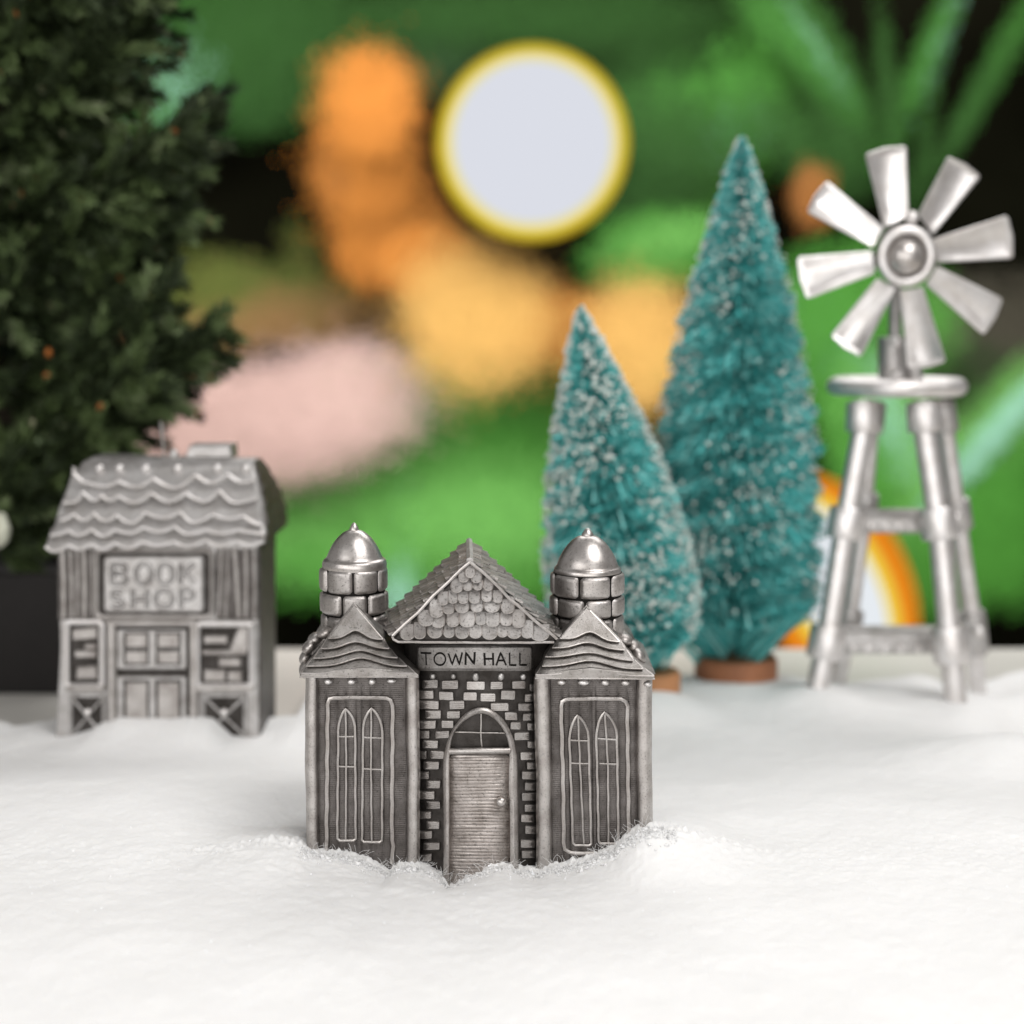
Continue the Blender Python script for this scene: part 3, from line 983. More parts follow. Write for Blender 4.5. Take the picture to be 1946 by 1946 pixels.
for i in range(K - 1):
    for q in range(k - 1):
        f.append((i * k + q, i * k + q + 1, (i + 1) * k + q + 1, (i + 1) * k + q))
m.add(v, f)
tubx = dens([z7(262, 617), z7(420, 614), z7(600, 612), z7(812, 610)], 8)
w3 = [W(x, y, Y0 + fd(x, y) + 0.028) for x, y in tubx]
tube3(m, w3, 6.6 * Y0 / F, seg=10)
df = m.build('door_frame', PM, hall, sharp=40)
m = MB()
fan = in_fan + [z7(795, 582), z7(280, 585)]
slab(m, inset(fan, -2), Y0, lambda x, y: bulge(x) - 0.01, 0.3, 0.4)
fl = m.build('fanlight', PD, df)
m = MB()
tubepx(m, [z7(553, 272), z7(548, 440), z7(560, 585)], Y0, lambda x, y: bulge(x) - 0.025, 1.6, jit=0.3)
tubepx(m, [z7(312, 440), z7(550, 446), z7(780, 450)], Y0, lambda x, y: bulge(x) - 0.027, 1.4, jit=0.3)
m.build('glazing_bar', PB, fl)
# door leaf with fine level grooves
m = MB()
xa, xb = z7(256, 0)[0], z7(822, 0)[0]
ys = []
y = 1433.0
while y < 1740:
    st = random.uniform(5.9, 6.9)
    gd = random.uniform(0.003, 0.008)
    ys += [(y, gd), (y + 0.7, 0.0), (y + st * 0.5, -0.0025), (y + st - 0.9, 0.0)]
    y += st
nx_ = 14
v = []; f = []
for (yy, d) in ys:
    for q in range(nx_ + 1):
        u = q / nx_
        x = xa + (xb - xa) * u
        edge = max(0, abs(2 * u - 1) - 0.55) / 0.45
        top = max(0, 1 - (yy - 1433) / 14.0)
        v.append(W(x, yy + 0.5 * math.sin(u * 5 + yy), Y0 + bulge(x) - 0.055 + 0.05 * edge ** 2 + 0.04 * top ** 2 + d * (1 - 0.5 * edge)))
for i in range(len(ys) - 1):
    for q in range(nx_):
        s = i * (nx_ + 1) + q
        f.append((s, s + 1, s + nx_ + 2, s + nx_ + 1))
m.add(v, f)
door = m.build('door', PDOOR, hall, sharp=25)
m = MB()
kx, ky = z7(735, 1080)
c = W(kx, ky, Y0 + bulge(kx) - 0.12)
ball(m, c, 10.5 * Y0 / F, 0.075, 10.5 * Y0 / F, 18, 12)
tube3(m, [c + Vector((0, 0.0, 0)), c + Vector((0, 0.1, 0))], 0.035)
m.build('door_knob', PB, door, sharp=60)

# =================================================================== BOOK SHOP
shop = thing('book_shop', W(310, 1400, YB + 1.0),
             'small grey pewter book shop with scalloped roof, half buried in snow before the black pot', 'miniature building')
z5 = lambda x, y: (60 + x / 3.019, 800 + y / 3.019)
P5 = lambda pts: [z5(*p) for p in pts]
m = MB()
slab(m, P5([(150, 700), (1300, 700), (1300, 1400), (1305, 1900), (135, 1900), (165, 1300)]), YB, 0.06, 2.05, 2)
m.build('shop_wall', PG, shop)
m = MB()
for x0_, x1_, y0_, y1_, dd_ in ((1296, 1300, 735, 1400, 0),):
    a = W(*z5(1302, 735), YB + 0.06); b_ = W(*z5(1302, 1880), YB + 0.06)
    m.add([(a.x - .02, YB + .14, a.z), (a.x + .03, YB + .14, a.z), (a.x + .03, YB + 2.0, a.z), (a.x - .02, YB + 2.0, a.z), (b_.x - .02, YB + .14, b_.z), (b_.x + .03, YB + .14, b_.z), (b_.x + .03, YB + 2.0, b_.z), (b_.x - .02, YB + 2.0, b_.z)],
          [(0, 1, 2, 3), (4, 5, 6, 7), (0, 1, 5, 4), (1, 2, 6, 5), (2, 3, 7, 6), (3, 0, 4, 7)])
m.build('side_wall', PL, shop)  # added darker sheet; its tone stands for the dim reflections on this side
# planked upper wall: upright ridges
for a_, b_ in (((152, 735), (362, 1140)), ((1055, 735), (1302, 1140))):
    m = MB(); slab(m, P5([(a_[0], a_[1]), (b_[0], a_[1]), (b_[0], b_[1]), (a_[0], b_[1])]), YB, 0.05, 0.2, 1); m.build('wall_panel', PL, shop)
for x0, x1, w0 in [(178, 185, 26), (222, 232, 18), (262, 262, 16), (300, 304, 24), (345, 348, 10), (1090, 1072, 16), (1128, 1112, 14), (1165, 1190, 28), (1230, 1228, 22), (1278, 1280, 18)]:
    pp = dens([z5(x0, 730), z5((x0 + x1) / 2 + 4, 930), z5(x1, 1125)], 12)
    m = MB(); tube3(m, [W(x, y, YB + 0.05) for x, y in pp], w0 / 3.019 * YB / F * 0.62, seg=8)
    m.build('wall_plank', PM, shop, sharp=60)
# roof
m = MB()
ytp, ybt = z5(0, 215)[1], z5(0, 735)[1]
def dr(y): return -0.20 + 0.80 * max(0, min(1, (ybt - y) / (ybt - ytp))) ** 1.3
hullp = P5([(352, 205), (1268, 232), (1326, 470), (1336, 640), (1320, 690), (98, 720), (155, 500), (222, 335), (290, 235)])
slab(m, hullp, YB, lambda x, y: dr(y) + 0.05, lambda x, y: 2.75 - 1.35 * max(0, min(1, (ybt - y) / (ybt - ytp))) ** 1.6, 4, 0.05)
rf = m.build('roof', PG, shop, sharp=35)
rows = [(None, 372, [(240, 300), (320, 355), (420, 375), (500, 345), (595, 378), (700, 330), (820, 385), (940, 310), (1030, 355), (1125, 305), (1210, 350), (1285, 335)]),
        (0, 0, [(180, 470), (240, 468), (295, 410), (365, 455), (400, 425), (450, 455), (500, 430), (590, 468), (690, 415), (790, 462), (885, 415), (990, 460), (1080, 400), (1170, 470), (1295, 440)]),
        (0, 0, [(165, 570), (245, 535), (300, 568), (360, 530), (425, 572), (490, 540), (575, 585), (650, 525), (760, 555), (855, 520), (935, 582), (1040, 535), (1130, 560), (1215, 545), (1325, 598)]),
        (0, 0, [(110, 655), (215, 630), (270, 655), (345, 622), (410, 660), (480, 625), (570, 645), (640, 610), (730, 635), (820, 605), (905, 650), (1000, 625), (1090, 645), (1185, 625), (1270, 640), (1338, 650)]),
        (0, 0, [(80, 720), (130, 748), (215, 712), (270, 735), (345, 705), (410, 735), (480, 700), (560, 728), (640, 690), (720, 715), (815, 690), (900, 720), (1000, 685), (1085, 715), (1180, 690), (1250, 712), (1332, 690)])]
m = MB(); lip = MB()
prevl = None
tops = [(345, 222), (1262, 238)]
for i, (_, _, low) in enumerate(rows):
    # round scallops between the peaks
    pts = []
    for a, b_ in zip(low[:-1], low[1:]):
        for q in range(5):
            t = q / 5; s = math.sin(t * math.pi / 2) if b_[1] > a[1] else 1 - math.cos(t * math.pi / 2)
            pts.append((a[0] + (b_[0] - a[0]) * t, a[1] + (b_[1] - a[1]) * s))
    pts.append(low[-1])
    if prevl is None:
        top = tops
    else:
        top = [(prevl[0][0] + 2, prevl[0][1] - 40)] + [(p[0], p[1] - 26) for p in prevl[3:-3:4]] + [(prevl[-1][0] - 2, prevl[-1][1] - 30)]
    poly = P5(top + pts[::-1])
    yl = max(p[1] for p in poly); yt = min(p[1] for p in poly)
    dlo = dr(yl - 8) - 0.15; dhi = dr(yt) + 0.09
    slab(m, poly, YB, lambda x, y, yl=yl, yt=yt, dlo=dlo, dhi=dhi: dlo + (dhi - dlo) * (yl - y) / (yl - yt), dlo + 0.5, 2.2, 0.03)
    tubepx(lip, P5(pts), YB, dlo + 0.0, 3.4, step=4)
    prevl = pts
lip.build('scallop_edge', PW, rf)
m.build('roof_scallop', PSR, rf, sharp=40)
for x in (390, 505, 655, 838, 1066, 1230):
    m = MB(); c = W(*z5(x, 272), YB + dr(z5(0, 272)[1]) - 0.02)
    ball(m, c, 0.085, 0.07, 0.085); m.build('roof_bead', PW, rf)
m = MB()
slab(m, P5([(905, 140), (1140, 140), (1150, 212), (880, 212)]), YB + 1.0, 0, 0.7, 3)
m.build('chimney', PG, rf)
m = MB()
tube3(m, [W(*z5(763, 215), YB + 1.0), W(*z5(752, 100), YB + 1.0), W(*z5(742, 5), YB + 1.0)], 0.03)
m.build('pole', PM, rf)
m = MB()
ball(m, W(*z5(815, 195), YB + 1.0), 0.1, 0.1, 0.12); m.build('roof_bead', PG, rf)
# right gable end shingles: stepped bands across the end of the roof
m = MB()
for i in range(6):
    t0 = i / 6; t1 = (i + 1.1) / 6
    def E(t, d): 
        pl = [(1268, 232), (1300, 350), (1326, 470), (1336, 640), (1325, 700)]
        s = t * (len(pl) - 1); k0 = min(int(s), len(pl) - 2); q = s - k0
        x = pl[k0][0] + (pl[k0 + 1][0] - pl[k0][0]) * q; y = pl[k0][1] + (pl[k0 + 1][1] - pl[k0][1]) * q
        a = z5(x, y); b0 = W(a[0], a[1], YB + dr(a[1]) + 0.1)
        return Vector((b0.x + 0.03, YB + (d if d < 2 else 2.72 - 1.35 * max(0, min(1, (ybt - a[1]) / (ybt - ytp))) ** 1.6), b0.z))
    a, b_, c, d = E(t0, dr(z5(0, 215 + 500 * t0)[1]) + 0.1), E(t0, 2.7), E(min(t1, 1), 2.7), E(min(t1, 1), dr(z5(0, 215 + 500 * min(t1, 1))[1]) + 0.1)
    o = Vector((0.05, 0, 0))
    m.add([a, b_, c + o, d + o, a - o, b_ - o, c - o, d - o], [(0, 1, 2, 3), (4, 5, 6, 7), (0, 1, 5, 4), (1, 2, 6, 5), (2, 3, 7, 6), (3, 0, 4, 7)])
m.build('side_shingle', PL, rf, sharp=20)
# sign
m = MB()
so = rrect(*z5(378, 748), *z5(1040, 1128), 10, 4)
slab(m, so, YB, 0.02, 0.1, 2)
sb = m.build('sign', PD, shop)
m = MB()
tubepx(m, rrect(*z5(372, 742), *z5(1036, 1124), 12, 4), YB, 0.02, 5.0, True)
m.build('sign_border', PM, sb)
m = MB()
slab(m, rrect(*z5(412, 775), *z5(985, 1100), 9, 4), YB, -0.05, 0.1, 4, 0.04)
pl_ = m.build('sign_plate', PG, sb)
def letter(mb, s, x0, y0, x1, y1, r, dy):
    w = x1 - x0; h = y1 - y0
    P = lambda u, v_: z5(x0 + u * w, y0 + v_ * h)
    arc = lambda cu, cv, ru, rv, a0, a1: [P(cu + ru * math.cos(a), cv + rv * math.sin(a)) for a in np.linspace(math.radians(a0), math.radians(a1), 10)]
    S = {'B': [[P(0, 0), P(0, 1)], [P(0, 0)] + arc(0.55, 0.24, 0.4, 0.24, -90, 90) + [P(0, 0.48)], [P(0, 0.48)] + arc(0.6, 0.74, 0.42, 0.26, -90, 90) + [P(0, 1)]],
         'O': [arc(0.5, 0.5, 0.5, 0.5, 0, 180) + arc(0.5, 0.5, 0.5, 0.5, 180, 360)],
         'K': [[P(0, 0), P(0, 1)], [P(0.95, 0), P(0.05, 0.55)], [P(0.3, 0.42), P(1, 1)]],
         'S': [arc(0.5, 0.25, 0.42, 0.25, -20, -180) + arc(0.5, 0.25, 0.42, 0.25, -180, -270) + arc(0.5, 0.75, 0.45, 0.25, -90, 90) + arc(0.5, 0.75, 0.45, 0.25, 90, 165)],
         'H': [[P(0, 0), P(0, 1)], [P(1, 0), P(1, 1)], [P(0, 0.5), P(1, 0.5)]],
         'P': [[P(0, 0), P(0, 1)], [P(0, 0)] + arc(0.55, 0.27, 0.42, 0.27, -90, 90) + [P(0, 0.54)]]}[s]
    for st in S:
        tubepx(mb, st, YB, dy, r, step=4)
LT = [('B', 462, 822, 545, 932), ('O', 600, 818, 690, 932), ('O', 728, 820, 812, 930), ('K', 855, 818, 938, 930),
      ('S', 460, 975, 530, 1065), ('H', 582, 968, 665, 1070), ('O', 712, 968, 812, 1066), ('P', 858, 965, 930, 1070)]
for row in (LT[:4], LT[4:]):
    m = MB()
    for s, a, b_, c, d in row:
        letter(m, s, a, b_, c, d, 5.2, -0.036)
    m.build('letter_outline', PL, pl_)
    m = MB()
    for s, a, b_, c, d in row:
        letter(m, s, a, b_, c, d, 2.9, -0.066)
    m.build('lettering', PG, pl_)
# windows
def shop_window(x0, y0, x1, y1, books):
    m = MB(); slab(m, P5([(x0, y0), (x1, y0), (x1, y1), (x0, y1)]), YB, 0.035, 0.1, 1); w = m.build('window', PD, shop)
    m = MB(); tubepx(m, rrect(*z5(x0 - 14, y0 - 14), *z5(x1 + 14, y1 + 22), 8, 4), YB, -0.03, 6.2, True); m.build('window_frame', PW, w)
    m = MB(); slab(m, rrect(*z5(x0 - 22, y1 + 16), *z5(x1 + 24, y1 + 56), 3, 3), YB, -0.10, 0.1, 2.5); m.build('window_sill', PM, w)
    for b_ in books:
        m = MB(); slab(m, P5(b_), YB, -0.02, 0.06, 3, 0.03); m.build('book', PM, w)
R4 = lambda a, b_, c, d: [(a, b_), (c, b_), (c, d), (a, d)]
shop_window(215, 1168, 390, 1500, [[(228, 1195), (375, 1180), (380, 1250), (232, 1262)], R4(242, 1320, 375, 1362), [(258, 1415), (372, 1405), (380, 1482), (250, 1486)], R4(300, 1280, 372, 1312)])
shop_window(965, 1178, 1250, 1500, [[(1185, 1180), (1246, 1180), (1246, 1325), (1130, 1325)], R4(985, 1232, 1122, 1280), R4(975, 1318, 1236, 1345), R4(1070, 1362, 1200, 1412), R4(985, 1430, 1112, 1498), R4(1124, 1436, 1205, 1498)])
for (x0, x1) in ((225, 415), (985, 1225)):
    m = MB(); slab(m, P5(R4(x0, 1575, x1, 1810)), YB, 0.04, 0.1, 1); pn = m.build('lower_panel', PD, shop)
    m = MB()
    tubepx(m, P5([(x0, 1575), (x1, 1575), (x1, 1815), (x0, 1815)]), YB, 0.03, 4.0, True)
    tubepx(m, P5([(x0, 1580), (x1, 1810)]), YB, 0.035, 2.6); tubepx(m, P5([(x1, 1580), (x0, 1810)]), YB, 0.035, 2.6)
    m.build('lattice', PG, pn)
    m = MB(); ball(m, W(*z5((x0 + x1) / 2, 1672), YB + 0.0), 0.085, 0.07, 0.085); m.build('rosette', PW, pn)
# door
m = MB(); slab(m, P5(R4(470, 1182, 905, 1860)), YB, 0.03, 0.1, 1); dr_ = m.build('door', PD, shop)
m = MB()
for x in (455, 925):
    slab(m, P5(R4(x - 24, 1150, x + 24, 1860)), YB, -0.12, 0.1, 4, 0.05)
slab(m, P5(R4(430, 1140, 950, 1178)), YB, -0.115, 0.1, 4, 0.05)
m.build('door_frame', PM, dr_)
m = MB()
slab(m, P5(R4(488, 1198, 888, 1425)), YB, 0.005, 0.06, 2)
slab(m, P5(R4(488, 1468, 888, 1860)), YB, 0.005, 0.06, 2)
m.build('door_leaf', PG, dr_)
m = MB()
for x0, x1 in ((538, 662), (722, 846)):
    for y0, y1 in ((1222, 1300), (1322, 1392)):
        slab(m, P5(R4(x0 - 12, y0 - 10, x1 + 12, y1 + 10)), YB, -0.004, 0.02, 1, mi=1)
        slab(m, P5(R4(x0, y0, x1, y1)), YB, -0.03, 0.02, 2)
    slab(m, P5(R4(x0 - 14, 1485, x1 + 14, 1860)), YB, -0.004, 0.02, 1, mi=1)
    slab(m, P5(R4(x0, 1500, x1, 1860)), YB, -0.03, 0.02, 2)
m.build('door_panel', [PM, PD], dr_)

# =================================================================== WINDMILL
YW = 32.0
mill = thing('windmill', W(1705, 1310, YW), 'shiny pewter windmill with eight blades on a four legged tower', 'windmill')
z4 = lambda x, y: (1480 + x / 3.865, 240 + y / 3.865)
z6 = lambda x, y: (1480 + x / 2.611, 660 + y / 2.611)
SW = YW / F
hc = z4(925, 955)
YH = 30.9
rot = W(hc[0], hc[1], YH)
def rimtorus(mb, c, R, r, rx=1.0, seg=40):
    pts = [(c.x + R * rx * math.cos(a), c.y, c.z + R * math.sin(a)) for a in np.linspace(0, 2 * math.pi, seg, endpoint=False)]
    tube3(mb, pts, r, True, 10)
SH = YH / F
m = MB()
rimtorus(m, rot + Vector((0, -0.12, 0)), 48 * SH, 10.5 * SH, 0.95)
hub = m.build('hub', PW, mill, sharp=60)
m = MB()
v = []
for a in np.linspace(0, 2 * math.pi, 32, endpoint=False):
    v.append((rot.x + 47 * SH * .95 * math.cos(a), rot.y - 0.06, rot.z + 47 * SH * math.sin(a)))
for a in np.linspace(0, 2 * math.pi, 32, endpoint=False):
    v.append((rot.x + 47 * SH * .95 * math.cos(a), rot.y + 0.35, rot.z + 47 * SH * math.sin(a)))
m.add(v, [tuple(range(32)), tuple(range(63, 31, -1))] + [(i, (i + 1) % 32, 32 + (i + 1) % 32, 32 + i) for i in range(32)])
m.build('hub_disc', PL, hub)
m = MB(); ball(m, rot + Vector((-0.03, -0.2, -0.02)), 33 * SH, 0.3, 33 * SH, 24, 16); m.build('hub_cap', PB, hub, sharp=80)
m = MB(); ball(m, W(*z4(975, 672), YH - 0.15), 13.5 * SH, 13 * SH, 13 * SH); m.build('bead', PW, hub, sharp=80)
BL = [((630, 195), (940, 135), (955, 660), (775, 750)), ((1245, 212), (1490, 360), (1130, 800), (1020, 650)), ((1690, 648), (1730, 970), (1160, 1000), (1130, 830)),
      ((1655, 1270), (1510, 1540), (1075, 1160), (1160, 1025)), ((1232, 1735), (945, 1785), (885, 1200), (1060, 1180)), ((600, 1705), (372, 1545), (725, 1110), (860, 1190)),
      ((195, 1275), (125, 960), (690, 915), (710, 1080)), ((198, 625), (350, 395), (775, 750), (690, 890))]
for i, q in enumerate(BL):
    a, b_, c, d = [z4(*p) for p in q]
    tipm = ((a[0] + b_[0]) / 2, (a[1] + b_[1]) / 2); rm = ((c[0] + d[0]) / 2, (c[1] + d[1]) / 2)
    dx, dy = tipm[0] - rm[0], tipm[1] - rm[1]; L = math.hypot(dx, dy); dx /= L; dy /= L
    nx, ny = -dy, dx
    # rounded tip corners
    def mixp(p, q_, t): return (p[0] + (q_[0] - p[0]) * t, p[1] + (q_[1] - p[1]) * t)
    corner = lambda p, prv, nxt: bez(mixp(p, prv, 0.06), p, mixp(p, nxt, 0.2), 4)
    bow = (tipm[0] + dx * 3, tipm[1] + dy * 3)
    pts = corner(a, d, b_) + [bow] + [(x, y) for x, y in bez(mixp(b_, a, 0.2), b_, mixp(b_, c, 0.06), 4)] + [mixp(b_, c, .35), mixp(b_, c, .7), c, mixp(c, d, 0.5), d, mixp(d, a, .3), mixp(d, a, .65)]
    def fr(x, y, rm=rm, nx=nx, ny=ny, dx=dx, dy=dy, L=L):
        s = ((x - rm[0]) * nx + (y - rm[1]) * ny) * SH
        u = ((x - rm[0]) * dx + (y - rm[1]) * dy) / L
        return 0.38 * s * (0.5 + 0.7 * u)
    m = MB()
    n = len(pts)
    # rim and shallow dish
    in1 = inset(pts, 2.0); in2 = inset(pts, 6.0); in3 = inset(pts, 10.0)
    rings = [(pts, 0.10), (pts, 0.03), (in1, 0.0), (in2, 0.015), (in3, 0.05)]
    v = []; f = []
    for ring, off in rings:
        for p in ring: v.append(W(p[0], p[1], YH + fr(*p) + off))
    for r_ in range(len(rings) - 1):
        for k in range(n):
            k2 = (k + 1) % n
            f.append((r_ * n + k, r_ * n + k2, (r_ + 1) * n + k2, (r_ + 1) * n + k))
    f.append(tuple(4 * n + k for k in range(n)))
    f.append(tuple(n - 1 - k for k in range(n)))
    m.add(v, f)
    m.build('blade', PW, mill, sharp=50)
# mast
m = MB()
tube3(m, [W(1702, 480, YW), W(1700, 640, YW)], 12 * SW, seg=14)
tube3(m, [rot + Vector((0, 0.3, 0)), Vector((rot.x - 0.1, YW, rot.z))], 0.3, seg=12)
c0 = W(1695, 640, YW); c1 = W(1697, 735, YW)
tube3(m, [c0, c1], 27 * SW, seg=18)
tube3(m, [W(1735, 690, YW + .2), W(1737, 735, YW + .2)], 17 * SW, seg=12)
mast = m.build('mast', PG, mill, sharp=50)
for p in (z4(860, 1585), z4(868, 1825)):
    m = MB(); ball(m, W(p[0], p[1], YW - 0.3), 11 * SW); m.build('bead', PW, mast, sharp=80)
# platform: rounded hexagonal plate with a rolled edge
m = MB()
zp = W(1700, 738, YW - 1.0).z
pc = W(1704, 738, YW + 0.2)
hexp = []
for k in range(6):
    a = math.radians(60 * k + 14)
    hexp.append((pc.x + 1.50 * math.cos(a), pc.y + 1.5 * math.sin(a)))
loop = []
for k in range(6):
    p0, p1, p2 = hexp[k - 1], hexp[k], hexp[(k + 1) % 6]
    loop += bez((p1[0] + (p0[0] - p1[0]) * .3, p1[1] + (p0[1] - p1[1]) * .3), p1, (p1[0] + (p2[0] - p1[0]) * .3, p1[1] + (p2[1] - p1[1]) * .3), 5)
tube3(m, [(x, y, pc.z + 0.05) for x, y in loop], 0.19, True, 10)
n = len(loop)
v = [(x, y, pc.z + 0.04) for x, y in loop] + [(x, y, pc.z - 0.1) for x, y in loop]
m.add(v, [tuple(range(n)), tuple(range(2 * n - 1, n - 1, -1))] + [(i, (i + 1) % n, n + (i + 1) % n, n + i) for i in range(n)])
m.build('platform', PW, mill, sharp=60)
LEG = [([z6(420, 265), z6(415, 420), z6(330, 880), z6(235, 1480), z6(190, 1690)], YW - 0.75, 21),
       ([z6(715, 265), z6(725, 420), z6(795, 880), z6(852, 1480), z6(879, 1765)], YW - 0.95, 21),
       ([z6(470, 265), z6(450, 420), z6(425, 790), z6(345, 1400), z6(285, 1700)], YW + 0.95, 17),
       ([z6(805, 265), z6(828, 420), z6(885, 830), z6(968, 1400), z6(990, 1790)], YW + 0.75, 17)]
for i, (pts, Yl, r) in enumerate(LEG):
    m = MB()
    sp = 0.35 if Yl > YW else -0.35
    Ys = [Yl - sp, Yl - sp * .8, Yl, Yl + sp * .8, Yl + sp]
    p3 = [W(p[0], p[1], yy) for p, yy in zip(pts, Ys)]
    tube3(m, p3, r * SW, seg=16)
    lg = m.build('leg', PW, mill, sharp=50)
    fac = r / 21.0
    def along(p3, a, b_): return [p3[a[0]].lerp(p3[a[0] + 1], a[1]), p3[b_[0]].lerp(p3[b_[0] + 1], b_[1])]
    for a, b_, k in (((0, 0.05), (0, 1.0), 1.52), ((1, 0.82), (2, 0.12), 1.62), ((2, 0.84), (3, 0.30), 1.62)):
        m = MB()
        s, e = along(p3, a, b_)
        tube3(m, [s, s.lerp(e, .08), s.lerp(e, .5), s.lerp(e, .92), e], r * SW * k, seg=16, taper=[0.93, 1, 1.0, 1, 0.93])
        m.build('collar', PW if fac > .9 else PG, lg, sharp=50)
    if i == 3:
        for p in (z6(880, 845), z6(990, 1412), z6(982, 1745)):
            m = MB(); ball(m, W(p[0], p[1], YW + 0.35), 12 * SW); m.build('bead', PW, lg, sharp=80)
for (x0, x1, y0, y1, bx, by) in ((400, 720, 808, 925, (455, 525, 592, 660), 888), (310, 800, 1392, 1525, (365, 440, 525, 605, 690), 1498)):
    m = MB()
    slab(m, P5([(0, 0)] * 3)[:0] + [z6(x0, y0), z6(x1, y0), z6(x1, y0 + 45), z6(x0, y0 + 45)], YW + 0.3, 0, 0.3, 3)
    slab(m, [z6(x0, y0 + 32), z6(x1, y0 + 32), z6(x1, y1), z6(x0, y1)], YW - 0.55, 0, 0.3, 5, 0.08)
    rl = m.build('rail', PG, mill)
    for x in bx:
        m = MB(); ball(m, W(*z6(x, by), YW - 0.55), 8 * SW); m.build('bead', PW, rl, sharp=80)

# =================================================================== BOTTLE BRUSH TREES
TEAL = island_mat('teal_bristle', [(0.05, 0.33, 0.32), (0.09, 0.50, 0.49), (0.15, 0.62, 0.60), (0.42, 0.74, 0.71)], 0.7, 0.25)
FROST = island_mat('flock_frost', [(0.55, 0.62, 0.58), (0.74, 0.76, 0.72), (0.42, 0.58, 0.55)], 0.8, 0.2)
def bottle_brush(name, label, Y, axis, prof, ntuft, frost, wood, seed):
    """axis: apex px, foot px; prof: (t along axis 0 top..1 bottom, half width px)"""
    r = np.random.default_rng(seed)
    s = Y / F
    foot = W(axis[1][0], axis[1][1], Y); apex = W(axis[0][0], axis[0][1], Y)
    root = thing(name, W(*wood[0], Y), label, 'bottle brush tree', 'bottle brush trees behind the town hall')
    tt = np.array([p[0] for p in prof]); ww = np.array([p[1] for p in prof]) * s
    ax = (apex - foot)
    H = ax.length
    up = ax.normalized()
    e1 = Vector((1, 0, 0)); e1 = (e1 - up * e1.dot(up)).normalized(); e2 = up.cross(e1)
    V = []; Fc = []; MI = []
    def quad(p, q, wdt, mi):
        d = (q - p)
        side = d.cross(Vector(r.normal(0, 1, 3)))
        if side.length < 1e-6: return
        side.normalize(); side *= wdt
        o = len(V)
        V.extend([p - side, p + side, q + side * 0.55, q - side * 0.55]); Fc.append((o, o + 1, o + 2, o + 3)); MI.append(mi)
    # bristles grouped in tufts wound in a spiral
    for i in range(ntuft):
        t = r.random() ** 0.8
        w = float(np.interp(t, tt, ww))
        spir = t * 26 * math.pi
        a = r.uniform(0, 2 * math.pi)
        clump = 0.90 + 0.08 * math.sin(3 * a + spir) + r.normal(0, 0.035)
        base = foot + up * (H * (1 - t))
        lean = r.normal(-0.12 if t < 0.9 else 0.12, 0.34)
        for k in range(7):
            aa = a + r.normal(0, 0.07); dl = lean + r.normal(0, 0.06)
            ln = w * clump * r.uniform(0.84, 1.04)
            dirv = (e1 * math.cos(aa) + e2 * math.sin(aa)) + up * dl
            q = base + (dirv - up * dl) * ln + up * r.normal(0, 0.02)
            p0 = q - dirv * (ln * r.uniform(0.65, 0.9))
            quad(p0, q, 0.018 + 0.016 * r.random(), 0)
    # frost flocking on the bristle ends
    octa = [Vector(p) for p in ((1, 0, 0), (-1, 0, 0), (0, 1, 0), (0, -1, 0), (0, 0, 1), (0, 0, -1))]
    of = [(0, 2, 4), (2, 1, 4), (1, 3, 4), (3, 0, 4), (2, 0, 5), (1, 2, 5), (3, 1, 5), (0, 3, 5)]
    for i in range(frost):
        t = r.random() ** 0.75
        w = float(np.interp(t, tt, ww))
        a = r.uniform(0, 2 * math.pi)
        # thicker on the flanks, in loose patches
        patch = math.sin(a * 2 + t * 11 + seed) + math.sin(a * 5 - t * 23) * 0.7
        if patch < r.uniform(-0.9, 1.7) and abs(math.cos(a)) < 0.88: continue
        base = foot + up * (H * (1 - t))
        c = base + (e1 * math.cos(a) + e2 * math.sin(a)) * (w * r.uniform(0.86, 1.02)) + up * r.normal(0, .03)
        sz = r.uniform(0.016, 0.062)
        o = len(V)
        for p in octa: V.append(c + Vector((p.x * sz * r.uniform(.6, 1.3), p.y * sz * r.uniform(.6, 1.3), p.z * sz * r.uniform(.6, 1.3))))
        Fc.extend([tuple(x + o for x in fc) for fc in of]); MI.extend([1] * 8)
    mb = MB(); mb.v = [tuple(p) for p in V]; mb.f = Fc; mb.mi = MI
    mb.build('crown', [TEAL, FROST], root, sharp=None, recalc=False)
    wc = W(*wood[0], Y)
    m = MB()
    bot = foot; top_w = wc + Vector((0, 0, (wood[2]) * s))
    tube3(m, [top_w - Vector((0, 0, .2)), bot + up * 0.4], 0.10, seg=8)
    m.build('trunk', plain('dark_wire', (0.03, 0.05, 0.04), 0.5), root)
    m = MB()
    R = wood[1] * s; h = wood[2] * s
    lathe(m, (wc.x, wc.y), [(R * 0.98, wc.z - 0.35), (R, wc.z - .3), (R, wc.z + h * 0.85), (R * 0.94, wc.z + h), (R * 0.2, wc.z + h)], 36)
    m.build('base', plain(name + '_wood', wood[3], 0.6, 0.3, 0.2, 1.5), root, sharp=40)
bottle_brush('bottle_brush_tree', 'taller teal bottle brush tree with frosted tips on a reddish wooden disc, beside the windmill', 33.2,
             ((1410, 262), (1394, 1168)), [(0, 5), (0.03, 20), (0.08, 37), (0.16, 57), (0.27, 88), (0.38, 115), (0.55, 146), (0.7, 160), (0.85, 166), (0.95, 166), (1, 160)],
             11000, 4600, ((1398, 1298), 80, 55, (0.36, 0.15, 0.075)), 3)
bottle_brush('bottle_brush_tree', 'shorter teal bottle brush tree, leaning and heavily frosted, just behind the town hall dome', 30.8,
             ((1103, 584), (1200, 1238)), [(0, 4), (0.04, 17), (0.1, 34), (0.2, 58), (0.3, 82), (0.42, 106), (0.55, 126), (0.7, 144), (0.85, 148), (0.95, 134), (1, 108)],
             7800, 7600, ((1236, 1312), 58, 40, (0.42, 0.20, 0.09)), 8)

